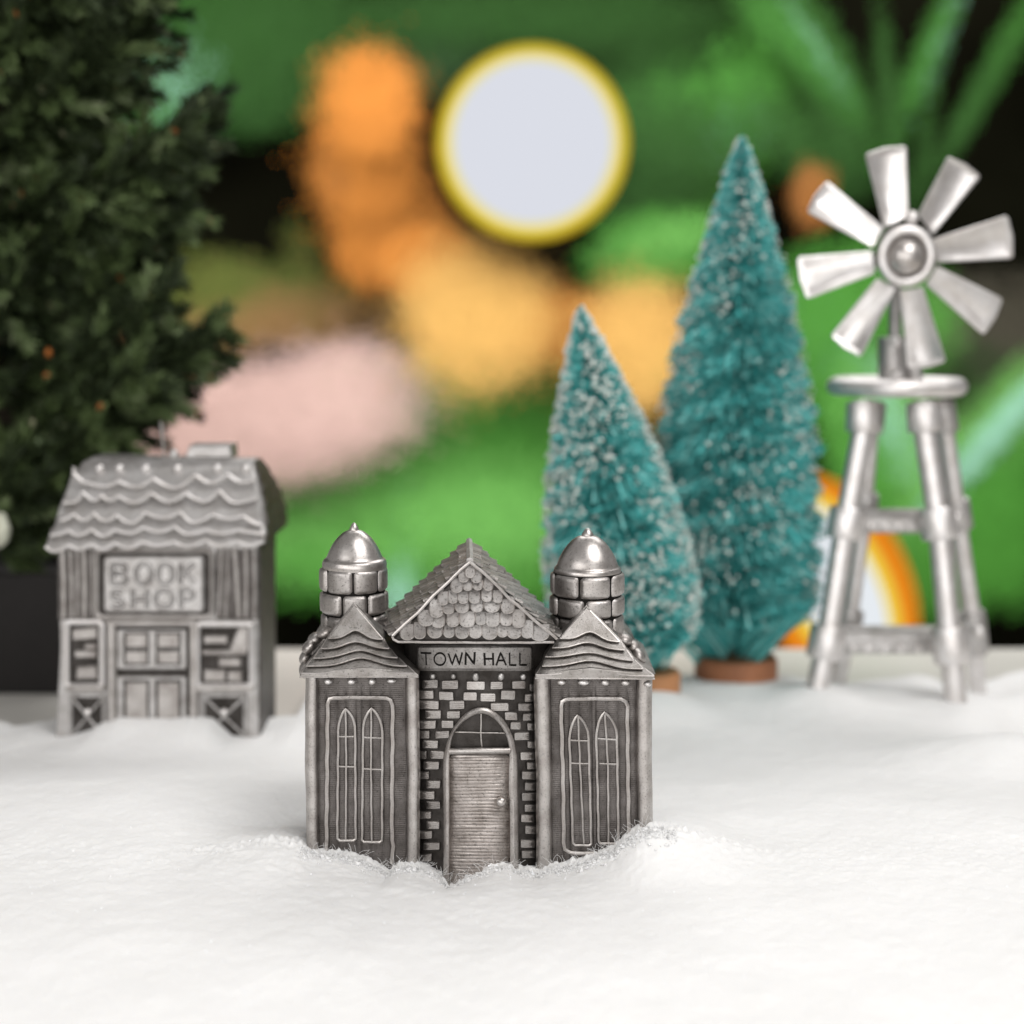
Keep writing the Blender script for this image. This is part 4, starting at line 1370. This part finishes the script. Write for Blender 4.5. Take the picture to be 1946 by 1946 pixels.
# =================================================================== SPRUCE IN A BLACK POT
SPR = island_mat('spruce_needle', [(0.012, 0.019, 0.007), (0.028, 0.043, 0.016), (0.052, 0.076, 0.028)], 0.6, 0.3)
SPM = island_mat('spruce_needle_mid', [(0.060, 0.092, 0.032), (0.095, 0.14, 0.05), (0.13, 0.18, 0.068)], 0.6, 0.3)
SPL = island_mat('spruce_needle_pale', [(0.14, 0.20, 0.08), (0.20, 0.27, 0.12), (0.27, 0.32, 0.18)], 0.6, 0.3)
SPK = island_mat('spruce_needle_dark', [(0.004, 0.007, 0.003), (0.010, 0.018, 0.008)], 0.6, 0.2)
TIPM = island_mat('spruce_tip', [(0.50, 0.16, 0.03), (0.32, 0.10, 0.03), (0.30, 0.32, 0.20), (0.12, 0.20, 0.09)], 0.6, 0.3)
def spruce():
    r = np.random.default_rng(21)
    YS = 35.5
    root = thing('artificial_spruce', W(-10, 1310, YS), 'dark green artificial spruce with orange buds, in a square black pot', 'potted tree')
    V = []; Fc = []; MI = []
    def quad(p, q, wdt, mi):
        d = (q - p); side = d.cross(Vector(r.normal(0, 1, 3)))
        if side.length < 1e-6: return
        side.normalize(); side *= wdt
        o = len(V)
        V.extend([p - side * .6, p + side * .6, p.lerp(q, .55) + side, q, p.lerp(q, .55) - side]); Fc.append((o, o + 1, o + 2, o + 3, o + 4)); MI.append(mi)
    wood = MB()
    def twig(p, q, nn, ln, mi=0):
        d = (q - p); L = d.length
        if L < 1e-4: return
        dn = d.normalized(); a = dn.orthogonal().normalized(); b_ = dn.cross(a)
        for i in range(nn):
            t = r.random()
            c = p + d * t
            ph = r.uniform(0, 6.283)
            ndir = (a * math.cos(ph) + b_ * math.sin(ph)) * r.uniform(0.4, 0.75) + dn * r.uniform(0.7, 1.0)
            quad(c, c + ndir.normalized() * ln * r.uniform(0.6, 1.1) * (1 - 0.3 * t), 0.025, mi)
    def bud(c):
        n0 = len(V)
        mb = MB(); ball(mb, c, r.uniform(.06, .10), None, r.uniform(.06, .12), 6, 4)
        V.extend([Vector(p) for p in mb.v]); Fc.extend([tuple(i + n0 for i in f_) for f_ in mb.f]); MI.extend([1] * len(mb.f))
    def branch(tip, Yt, st_y, dens_=1.0, budp=0.25):
        q = W(tip[0], tip[1], Yt)
        p = W(-25 + r.normal(0, 6), st_y, YS)
        mid = p.lerp(q, 0.55) + Vector((0, 0, -0.22 * (q - p).length * 0.5))
        pts = []
        n = 9
        for i in range(n + 1):
            t = i / n
            pts.append(p * (1 - t) ** 2 + mid * 2 * t * (1 - t) + q * t * t)
        tube3(wood, pts, 0.05, seg=5, taper=[1 - 0.7 * i / n for i in range(n + 1)])
        L = (q - p).length
        for i in range(1, n + 1):
            a, b_ = pts[i - 1], pts[i]
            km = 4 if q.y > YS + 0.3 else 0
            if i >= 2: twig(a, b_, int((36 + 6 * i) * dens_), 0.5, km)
            dn = (b_ - a).normalized()
            for sgn in (-1, 1):
                if i < 2 or r.random() < 0.12: continue
                lt = r.uniform(0.65, 1.35) * (1.1 - 0.2 * i / n)
                side = Vector((r.normal(0, .35), r.normal(0, .8) , sgn * r.uniform(.3, 1))).normalized()
                e = b_ + (dn * 0.8 + side * 0.75).normalized() * lt
                u_ = r.random()
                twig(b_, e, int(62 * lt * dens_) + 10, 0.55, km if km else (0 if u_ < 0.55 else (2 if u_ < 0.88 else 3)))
                if r.random() < budp: bud(e)
                if r.random() < 0.16: twig(e - (e - b_) * 0.3, e, 8, 0.25, 3 if r.random() < .7 else 1)
        if r.random() < budp * 1.5: bud(q)
    sil = [(312, 22), (298, 62), (262, 118), (246, 170), (232, 205), (432, 205), (436, 238), (392, 292), (398, 345), (372, 400), (352, 455), (322, 520), (318, 575), (338, 622),
           (452, 618), (447, 640), (445, 662), (420, 640), (415, 680), (400, 702), (370, 722), (345, 745), (285, 800), (232, 842), (165, 880), (120, 925), (86, 985), (60, 1030)]
    for (x, y) in sil:
        branch((x - (44 if x > 390 else 22), y), YS + r.uniform(-1.2, 1.0), y + (x + 25) * r.uniform(0.28, 0.45) if y < 860 else 1040, 1.5, 0.13)
    sx = np.array([-50, 22, 62, 118, 205, 238, 300, 345, 455, 522, 575, 622, 660, 702, 745, 800, 842, 880, 925, 985, 1060])
    sw = np.array([330, 312, 298, 262, 236, 395, 392, 398, 352, 322, 318, 400, 430, 400, 345, 285, 232, 165, 120, 86, 60])
    for i in range(105):
        y = r.uniform(-60, 1010)
        xm = float(np.interp(y, sx, sw))
        x = r.uniform(-120, xm - 40)
        if y > 840 and x > xm - 60: continue
        branch((x, y), YS + r.uniform(-2.4, 0.6), min(1050, y + abs(x + 25) * 0.35 + 40), 0.95, 0.05)
    mb = MB(); mb.v = [tuple(p) for p in V]; mb.f = Fc; mb.mi = MI
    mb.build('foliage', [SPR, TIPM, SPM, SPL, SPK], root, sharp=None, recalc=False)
    tube3(wood, [W(-25, 1100, YS), W(-25, 600, YS), W(-25, -250, YS)], 0.22, seg=10, taper=[1, .8, .4])
    wood.build('trunk', plain('spruce_bark', (0.035, 0.026, 0.018), 0.8), root)
    m = MB()
    zt = W(0, 1072, YS).z; zb = TABLE_Z + 0.02
    cx, cy = W(10, 1300, YS).x, YS + 0.6
    def sq(h, z): return [(cx - h, cy - h, z), (cx + h, cy - h, z), (cx + h, cy + h, z), (cx - h, cy + h, z)]
    v = sq(1.95, zb) + sq(2.05, zt - 0.05) + sq(2.02, zt) + sq(1.85, zt) + sq(1.8, zt - 0.4)
    f = [(3, 2, 1, 0)]
    for l in range(4):
        for k in range(4):
            f.append((l * 4 + k, l * 4 + (k + 1) % 4, (l + 1) * 4 + (k + 1) % 4, (l + 1) * 4 + k))
    f.append((16, 17, 18, 19))
    m.add(v, f)
    m.build('pot', plain('black_plastic', (0.010, 0.0085, 0.008), 0.55, 0.25, 0.1), root, sharp=30)
spruce()
# pale bloom and violet ribbon by the pot
def bloom():
    r = np.random.default_rng(5)
    m = MB()
    c = W(-2, 1005, 33.0)
    for i in range(7):
        a = i * 2.4
        d = Vector((math.cos(a) * 0.16, -0.1 + 0.05 * math.sin(a * 3), math.sin(a) * 0.24))
        ball(m, c + d * 0.9, 0.15, 0.1, 0.22, 10, 7)
    o = m.build('pale_flower', plain('cream_petal', (0.55, 0.56, 0.46), 0.7), origin=c, sharp=60)
    tag(o, 'pale cream flower beside the spruce above the black pot', 'flower')
bloom()

# =================================================================== FAR, OUT OF FOCUS
GREENS = {
    'dark':  [(0.006, 0.020, 0.004), (0.012, 0.045, 0.008), (0.020, 0.07, 0.012)],
    'deep':  [(0.009, 0.050, 0.002), (0.011, 0.056, 0.003), (0.013, 0.062, 0.004)],
    'mid':   [(0.048, 0.205, 0.020), (0.054, 0.22, 0.024), (0.060, 0.235, 0.028)],
    'blade': [(0.028, 0.125, 0.013), (0.032, 0.135, 0.015), (0.036, 0.145, 0.017)],
    'light': [(0.125, 0.36, 0.07), (0.135, 0.375, 0.076), (0.142, 0.39, 0.082)],
    'aqua':  [(0.21, 0.45, 0.31), (0.24, 0.48, 0.35), (0.27, 0.50, 0.38)],  # pale leaves that paint in the glossy highlights on the blades
    'tan': [(0.20, 0.115, 0.035), (0.22, 0.125, 0.045), (0.21, 0.11, 0.04)],
    'olive': [(0.045, 0.075, 0.006), (0.075, 0.10, 0.010), (0.10, 0.085, 0.018)],
    'brown': [(0.045, 0.045, 0.028), (0.065, 0.058, 0.04), (0.05, 0.04, 0.03)],
    'pink':  [(0.43, 0.293, 0.26), (0.44, 0.302, 0.27), (0.45, 0.31, 0.28)],
    'black': [(0.004, 0.006, 0.003), (0.008, 0.009, 0.004)],
    'orange': [(0.34, 0.118, 0.012), (0.35, 0.124, 0.013), (0.36, 0.130, 0.015)],
    'amber': [(0.43, 0.245, 0.062), (0.44, 0.255, 0.066), (0.45, 0.265, 0.07)],
    'rust':  [(0.20, 0.075, 0.008), (0.14, 0.05, 0.008)],
}
GM = {k: island_mat('leaf_' + k, v, 0.65, 0.2) for k, v in GREENS.items()}
def cloud(V, Fc, MI, r, px, py, sx, sy, ang, n, Y, size, mi, dY=6.0, disc=0.0):
    """leaves thrown round a centre; disc > 0 gives an evenly filled round cluster with a feathered edge"""
    ca, sa = math.cos(math.radians(ang)), math.sin(math.radians(ang))
    if disc:
        q = np.sqrt(r.random(n)); a = r.uniform(0, 2 * math.pi, n)
        g = np.stack([q * np.cos(a), q * np.sin(a)], 1) + r.normal(0, disc, (n, 2))
    else:
        g = r.normal(0, 1, (n, 2))
        g = g[np.hypot(g[:, 0], g[:, 1]) < 2.4]
    n = len(g)
    x = px + g[:, 0] * sx * ca - g[:, 1] * sy * sa; y = py + g[:, 0] * sx * sa + g[:, 1] * sy * ca
    Yv = Y + r.uniform(-dY, dY, n)
    dx = (x - C0) / F; up = -(y - C0) / F
    t = Yv / (CT + up * ST)
    c = np.stack([t * dx, Yv, HC + t * (-ST + up * CT)], 1)
    a = r.uniform(0, 6.283, n)
    d = np.stack([np.cos(a), r.normal(0, .12, n), -np.sin(a)], 1); d /= np.linalg.norm(d, axis=1, keepdims=True)
    nm = np.stack([r.normal(0, .12, n), -np.ones(n), r.normal(.2, .12, n)], 1)
    sd = np.cross(d, nm); sd /= np.linalg.norm(sd, axis=1, keepdims=True)
    L = (size * r.uniform(0.7, 1.2, n))[:, None]
    V.append(np.stack([c - d * L, c + sd * L * 0.5, c + d * L, c - sd * L * 0.5], 1).reshape(-1, 3))
    MI.append(np.full(n, mi, dtype=np.int32))

def quads_object(name, verts, mats, mi, origin):
    o = Vector(origin)
    me = bpy.data.meshes.new(name)
    nq = len(verts) // 4
    me.vertices.add(len(verts)); me.vertices.foreach_set('co', (verts - np.array(o)).astype(np.float32).ravel())
    me.loops.add(nq * 4); me.loops.foreach_set('vertex_index', np.arange(nq * 4, dtype=np.int32))
    me.polygons.add(nq); me.polygons.foreach_set('loop_start', np.arange(0, nq * 4, 4, dtype=np.int32))
    me.update(calc_edges=True)
    for m_ in mats: me.materials.append(m_)
    me.polygons.foreach_set('material_index', mi)
    ob = bpy.data.objects.new(name, me); COL.objects.link(ob); ob.location = o
    return ob

def shrub(name, label, cat, Y, clouds, seed, group=None):
    r = np.random.default_rng(seed)
    V = []; Fc = []; MI = []
    keys = []
    for (px, py, sx, sy, ang, n, key, *dd) in clouds:
        if key not in keys: keys.append(key)
        cloud(V, Fc, MI, r, px, py, sx, sy, ang, int(n), Y + r.uniform(-1.5, 1.5), 0.17 * Y / 150, keys.index(key), 0.35, dd[0] if dd else 0.0)
    cx = sum(c[0] for c in clouds) / len(clouds); cy = max(c[1] + c[3] for c in clouds)
    o = quads_object(name, np.concatenate(V), [GM[k] for k in keys], np.concatenate(MI), W(cx, cy, Y))
    tag(o, label, cat, group)
    return o
GRP = 'shrubs far behind the table'
def cov(sx, sy, c=0.9):
    return c * 2 * math.pi * sx * sy / 6.0
def B(px, py, rx, ry, key, edge=0.2, c=2.2, ang=0): return (px, py, rx, ry, ang, c * math.pi * rx * ry / 8.0, key, edge)
def C(px, py, sx, sy, ang, key, c=1.2): return (px, py, sx, sy, ang, cov(sx, sy, c), key)

shrub('shrub', 'deep green shrub beside the spruce, left of the orange lanterns', 'shrub', 168,
      [C(310, 120, 60, 70, 20, 'mid', 0.9), C(330, 150, 45, 50, 30, 'aqua', 0.14), C(450, 70, 130, 80, 0, 'deep', 1.5), C(480, 190, 60, 40, 0, 'deep', 0.6), C(420, 0, 100, 50, 0, 'deep')], 1, GRP)
shrub('shrub', 'dark green shrub above the glowing white globe', 'shrub', 172,
      [C(900, 30, 180, 36, 0, 'deep', .9), C(1180, 30, 140, 40, 0, 'deep', .8), C(1270, 170, 90, 60, -10, 'deep', 1.0), C(1310, 190, 60, 40, -10, 'mid', .5), C(830, 90, 60, 50, 0, 'dark', 1)], 2, GRP)
shrub('shrub', 'green shrub between the glowing white globe and the taller teal tree', 'shrub', 164,
      [C(1280, 270, 70, 50, 0, 'deep', 1.2), C(1250, 480, 70, 40, -10, 'mid', 1.4), C(1270, 455, 70, 22, -12, 'light', 0.5), C(1240, 380, 60, 40, 0, 'deep', 1.0), C(1420, 200, 50, 90, 20, 'mid', .7), C(1400, 250, 40, 30, 0, 'aqua', .3)], 3, GRP)
shrub('leafy_plant', 'long leaved green plant fanning out above the windmill', 'plant', 158,
      [C(1570, 120, 120, 22, 62, 'blade', .6), C(1570, 130, 130, 30, 62, 'deep', .9), C(1490, 60, 100, 22, 50, 'blade', .7), C(1760, 110, 110, 15, 112, 'blade', .7), C(1790, 70, 80, 10, 108, 'aqua', .16),
       C(1850, 200, 100, 13, 120, 'deep', 1.1), C(1690, 190, 100, 12, 84, 'deep', 0.9), C(1925, 70, 100, 16, 120, 'blade', .6), C(1510, 260, 80, 32, 40, 'deep', 1.1), C(1590, 250, 60, 22, 70, 'deep', .8),
       C(1550, 90, 60, 10, 58, 'aqua', .25), C(1760, 260, 80, 9, 100, 'deep', .7)], 4)
shrub('leafy_plant', 'long leaved green plant fanning out behind the legs of the windmill', 'plant', 158,
      [C(1880, 830, 120, 34, -48, 'light', 1.2), C(1885, 830, 100, 15, -48, 'aqua', 1.3), C(1860, 990, 110, 60, -40, 'mid', 1.6), C(1900, 1060, 90, 50, 0, 'mid', 1.2), C(1560, 600, 60, 90, 60, 'mid', 1.5),
       C(1580, 640, 60, 30, 50, 'aqua', .9), C(1590, 720, 60, 50, 60, 'mid', 1.4), C(1700, 850, 90, 50, 70, 'light', 1.2), C(1690, 800, 60, 22, 75, 'aqua', .6), C(1760, 1000, 40, 90, 0, 'mid', 1.2), C(1740, 600, 50, 50, 0, 'mid', .9),
       C(1830, 920, 70, 40, -40, 'light', .6), C(1650, 900, 70, 40, 80, 'mid', 1)], 5)
shrub('shrub', 'brownish shrub behind the mast of the windmill', 'shrub', 174,
      [C(1890, 700, 90, 80, -30, 'brown', 1.8), C(1800, 650, 60, 60, 0, 'brown', 1.0), C(1800, 740, 70, 40, -20, 'deep', .6)], 6, GRP)
shrub('shrub', 'bright light green shrub between the pink blossoms and the town hall gable', 'shrub', 150,
      [C(870, 850, 150, 80, 0, 'light', 1.2), C(870, 850, 160, 90, 0, 'mid', 0.7), C(980, 770, 80, 60, 0, 'mid', 1.2), C(700, 930, 120, 60, -15, 'light', 1.6), C(590, 980, 90, 60, -10, 'light', 1.4), C(890, 980, 150, 60, 0, 'light', 0.9), C(890, 1000, 150, 60, 0, 'mid', 0.7),
       C(765, 1040, 24, 75, 0, 'aqua', 1.6), C(1010, 900, 40, 110, 0, 'mid', .8), C(640, 1060, 90, 26, 0, 'mid', 1.0), C(830, 1100, 170, 36, 0, 'mid', 0.9), C(800, 930, 100, 30, -20, 'aqua', .22), C(760, 1130, 22, 40, 0, 'aqua', .6), C(560, 900, 60, 30, -20, 'light', 1.0)], 7, GRP)
shrub('shrub', 'olive brown shrub touching the spruce below the black gap', 'shrub', 156,
      [C(440, 525, 60, 24, 10, 'olive', 1.0), C(490, 565, 90, 26, 0, 'olive', 1.2), C(390, 590, 60, 34, 0, 'olive', 0.9), C(575, 520, 24, 50, -10, 'olive', .5), C(500, 610, 110, 24, -6, 'tan', 1.2), C(590, 600, 60, 30, 10, 'tan', .9), C(380, 640, 60, 30, 0, 'tan', .8)], 8, GRP)
shrub('shrub', 'dark green shrub showing between the two teal trees and their wooden discs', 'shrub', 160,
      [C(1290, 1170, 60, 60, 0, 'deep', 1.3), C(1380, 1200, 40, 20, 0, 'olive', 1.2), C(1250, 700, 60, 20, 0, 'mid', .6), C(1620, 830, 30, 60, 0, 'mid', 1)], 9, GRP)

def wall():
    m = MB()
    v = []
    m.add([(-170, 190, -110), (170, 190, -110), (170, 190, 120), (-170, 190, 120), (-170, 194, -110), (170, 194, -110), (170, 194, 120), (-170, 194, 120)],
          [(0, 1, 2, 3), (4, 5, 6, 7), (0, 1, 5, 4), (1, 2, 6, 5), (2, 3, 7, 6), (3, 0, 4, 7)])
    o = m.build('back_wall', plain('near_black', (0.0035, 0.0035, 0.002), 0.95, 0.0, 0.5, 0.05), sharp=None)
    tag(o, 'almost black wall far behind the shrubs', 'wall', kind='structure')
wall()

shrub('blossom_bush', 'pale pink blossom bush, a soft patch right of the spruce above the book shop', 'blossom bush', 142,
      [B(610, 775, 150, 78, 'pink', 0.42, 2.6, -10), B(480, 815, 150, 70, 'pink', 0.42, 2.8), B(690, 705, 80, 42, 'pink', 0.4, 1.0), B(400, 810, 120, 75, 'pink', .42, 2.0), B(330, 830, 110, 60, 'pink', 0.42, 1.6)], 12)
# lit lamps
def lamp_globe():
    Yl = 130.0
    s = Yl / F
    c = W(1012, 272, Yl)
    root = thing('globe_lamp', c, 'large glowing white globe lamp with a bright yellow rim', 'lamp')
    m = MB(); ball(m, c, 151 * s, 4, 151 * s, 48, 24); m.build('globe', glow('lamp_white', (0.71, 0.73, 0.80)), root, sharp=80)
    m = MB()
    pts = [(c.x + 159 * s * math.cos(a), c.y - 0.2, c.z + 159 * s * math.sin(a)) for a in np.linspace(0, 2 * math.pi, 72, endpoint=False)]
    tube3(m, pts, 10 * s, True, 10); m.build('rim', glow('lamp_yellow', (0.88, 0.70, 0.07)), root, sharp=80)  # glowing rings added for the lens colour fringe, not part of the lamp
    m = MB()
    pts = [(c.x + 169 * s * math.cos(a), c.y + 0.3, c.z + 169 * s * math.sin(a)) for a in np.linspace(0, 2 * math.pi, 72, endpoint=False)]
    tube3(m, pts, 9 * s, True, 10); m.build('outer_rim', glow('lamp_gold', (0.62, 0.42, 0.02)), root, sharp=80)
    m = MB()
    pts = [(c.x + 149 * s * math.cos(a), c.y - 0.5, c.z + 149 * s * math.sin(a)) for a in np.linspace(0, 2 * math.pi, 72, endpoint=False)]
    tube3(m, pts, 7 * s, True, 10); m.build('inner_rim', glow('lamp_cream', (0.80, 0.75, 0.40)), root, sharp=80)
lamp_globe()
def oval_lamp():
    Yl = 130.0; s = Yl / F
    c = W(1585, 1110, Yl)
    root = thing('oval_lamp', c, 'tilted oval white lamp with yellow and orange rim, half hidden behind the taller teal tree', 'lamp')
    ang = math.radians(-62)
    ca, sa = math.cos(ang), math.sin(ang)
    m = MB(); b0 = len(m.v)
    ball(m, Vector((0, 0, 0)), 185 * s, 2, 80 * s, 40, 20)
    R = lambda p: (c.x + p[0] * ca - p[2] * sa, c.y + p[1], c.z + p[0] * sa + p[2] * ca)
    m.v = [R(p) for p in m.v]; m.build('globe', glow('lamp_cool', (0.80, 0.84, 0.88)), root, sharp=80)
    for (a, b_, r_, col, nm, off) in ((192, 88, 14, (0.88, 0.66, 0.07), 'inner_rim', -.3), (203, 118, 26, (0.78, 0.235, 0.012), 'outer_rim', 0.4)):  # lens colour fringe of the oval, added as glowing rings
        m = MB()
        pts = [R((a * s * math.cos(t), off, b_ * s * math.sin(t))) for t in np.linspace(0, 2 * math.pi, 60, endpoint=False)]
        tube3(m, pts, r_ * s, True, 10); m.build(nm, glow('lamp_' + nm, col), root, sharp=80)
oval_lamp()
LN = [([B(700, 168, 66, 60, 'orange', .42), B(700, 235, 64, 56, 'orange', .42, 1.6)], 'topmost orange flower cluster of the garland, left of the glowing white globe'),
      ([B(695, 320, 74, 76, 'orange', .42), B(640, 330, 36, 60, 'rust', .4, .35)], 'orange flower cluster just left of the white globe, second from the top of the garland'),
      ([B(735, 425, 76, 70, 'orange', .42), B(705, 490, 56, 56, 'orange', .3, 1.2)], 'orange flower cluster under the one left of the white globe'),
      ([B(905, 600, 108, 106, 'amber', .36, 2.6)], 'largest and palest flower cluster of the garland, straight above the gable of the town hall'),
      ([B(815, 500, 80, 62, 'orange', .2), B(850, 520, 60, 60, 'amber', .25, 1.2)], 'small amber flower cluster tucked above the palest large cluster'),
      ([B(1050, 622, 96, 52, 'orange', .42, 2.6), B(1090, 640, 60, 60, 'amber', .3, .5)], 'deep orange flower cluster behind the tip of the shorter teal tree'),
      ([B(1212, 660, 90, 98, 'amber', .36, 2.6)], 'pale amber flower cluster between the two teal trees'),
      ([B(1545, 372, 34, 48, 'rust', .3, 2.4)], 'small dim orange flower cluster at the tip of a windmill blade')]
for i, (cl, lab) in enumerate(LN):  # added petal clusters; their colour stands for the glow of unfocused lights
    shrub('flower_cluster', lab, 'flowers', 136 + (i % 3) * 3, cl, 40 + i, 'garland of orange flower clusters')

# =================================================================== LIGHT
def area(name, loc, target, sx, sy, power, col):
    l = bpy.data.lights.new(name, 'AREA')
    l.shape = 'RECTANGLE'; l.size = sx; l.size_y = sy
    l.energy = power; l.color = col
    o = bpy.data.objects.new(name, l); COL.objects.link(o)
    o.location = loc
    d = Vector(target) - Vector(loc)
    o.rotation_euler = d.to_track_quat('-Z', 'Y').to_euler()
    return o
WARM = (1.0, 0.982, 0.965)
area('key_softbox', (20, 2, 46), (0, 22, 0), 30, 26, 16500, WARM)
area('fill_softbox', (-34, -22, 22), (0, 24, 3), 36, 32, 9000, WARM)
area('front_softbox', (4, -42, 13), (0, 24, 5), 60, 34, 15500, WARM)
area('rear_softbox', (10, 62, 46), (0, 24, 0), 50, 26, 14500, WARM)
area('shrub_softbox', (0, 66, 58), (0, 165, 4), 150, 50, 400000, (1.0, 0.98, 0.95))

w = bpy.data.worlds.new('World'); scene.world = w
w.use_nodes = True
bg = w.node_tree.nodes.get('Background')
bg.inputs[0].default_value = (1.0, 0.97, 0.945, 1)
bg.inputs[1].default_value = 0.30

# =================================================================== CAMERA
cam = bpy.data.cameras.new('camera')
co = bpy.data.objects.new('camera', cam); COL.objects.link(co)
co.location = (0, 0, HC)
co.rotation_euler = (math.pi / 2 - TH, 0, 0)
cam.sensor_width = 36; cam.sensor_fit = 'HORIZONTAL'
cam.lens = 36 * F / 1946.0
cam.clip_start = 0.5; cam.clip_end = 2000
cam.dof.use_dof = True
cam.dof.focus_distance = 21.58   # depth of the town hall front along the lens axis
APER = 0.385
cam.dof.aperture_fstop = cam.lens * 1e-3 / APER
cam.dof.aperture_blades = 0
scene.camera = co

scene.view_settings.view_transform = 'Standard'
scene.view_settings.look = 'None'
scene.view_settings.exposure = 0
scene.view_settings.gamma = 1
scene.view_settings.use_curve_mapping = False
scene.render.engine = 'CYCLES'
scene.cycles.use_denoising = True
scene.cycles.max_bounces = 8
scene.cycles.diffuse_bounces = 4
scene.cycles.glossy_bounces = 4
scene.cycles.sample_clamp_indirect = 6
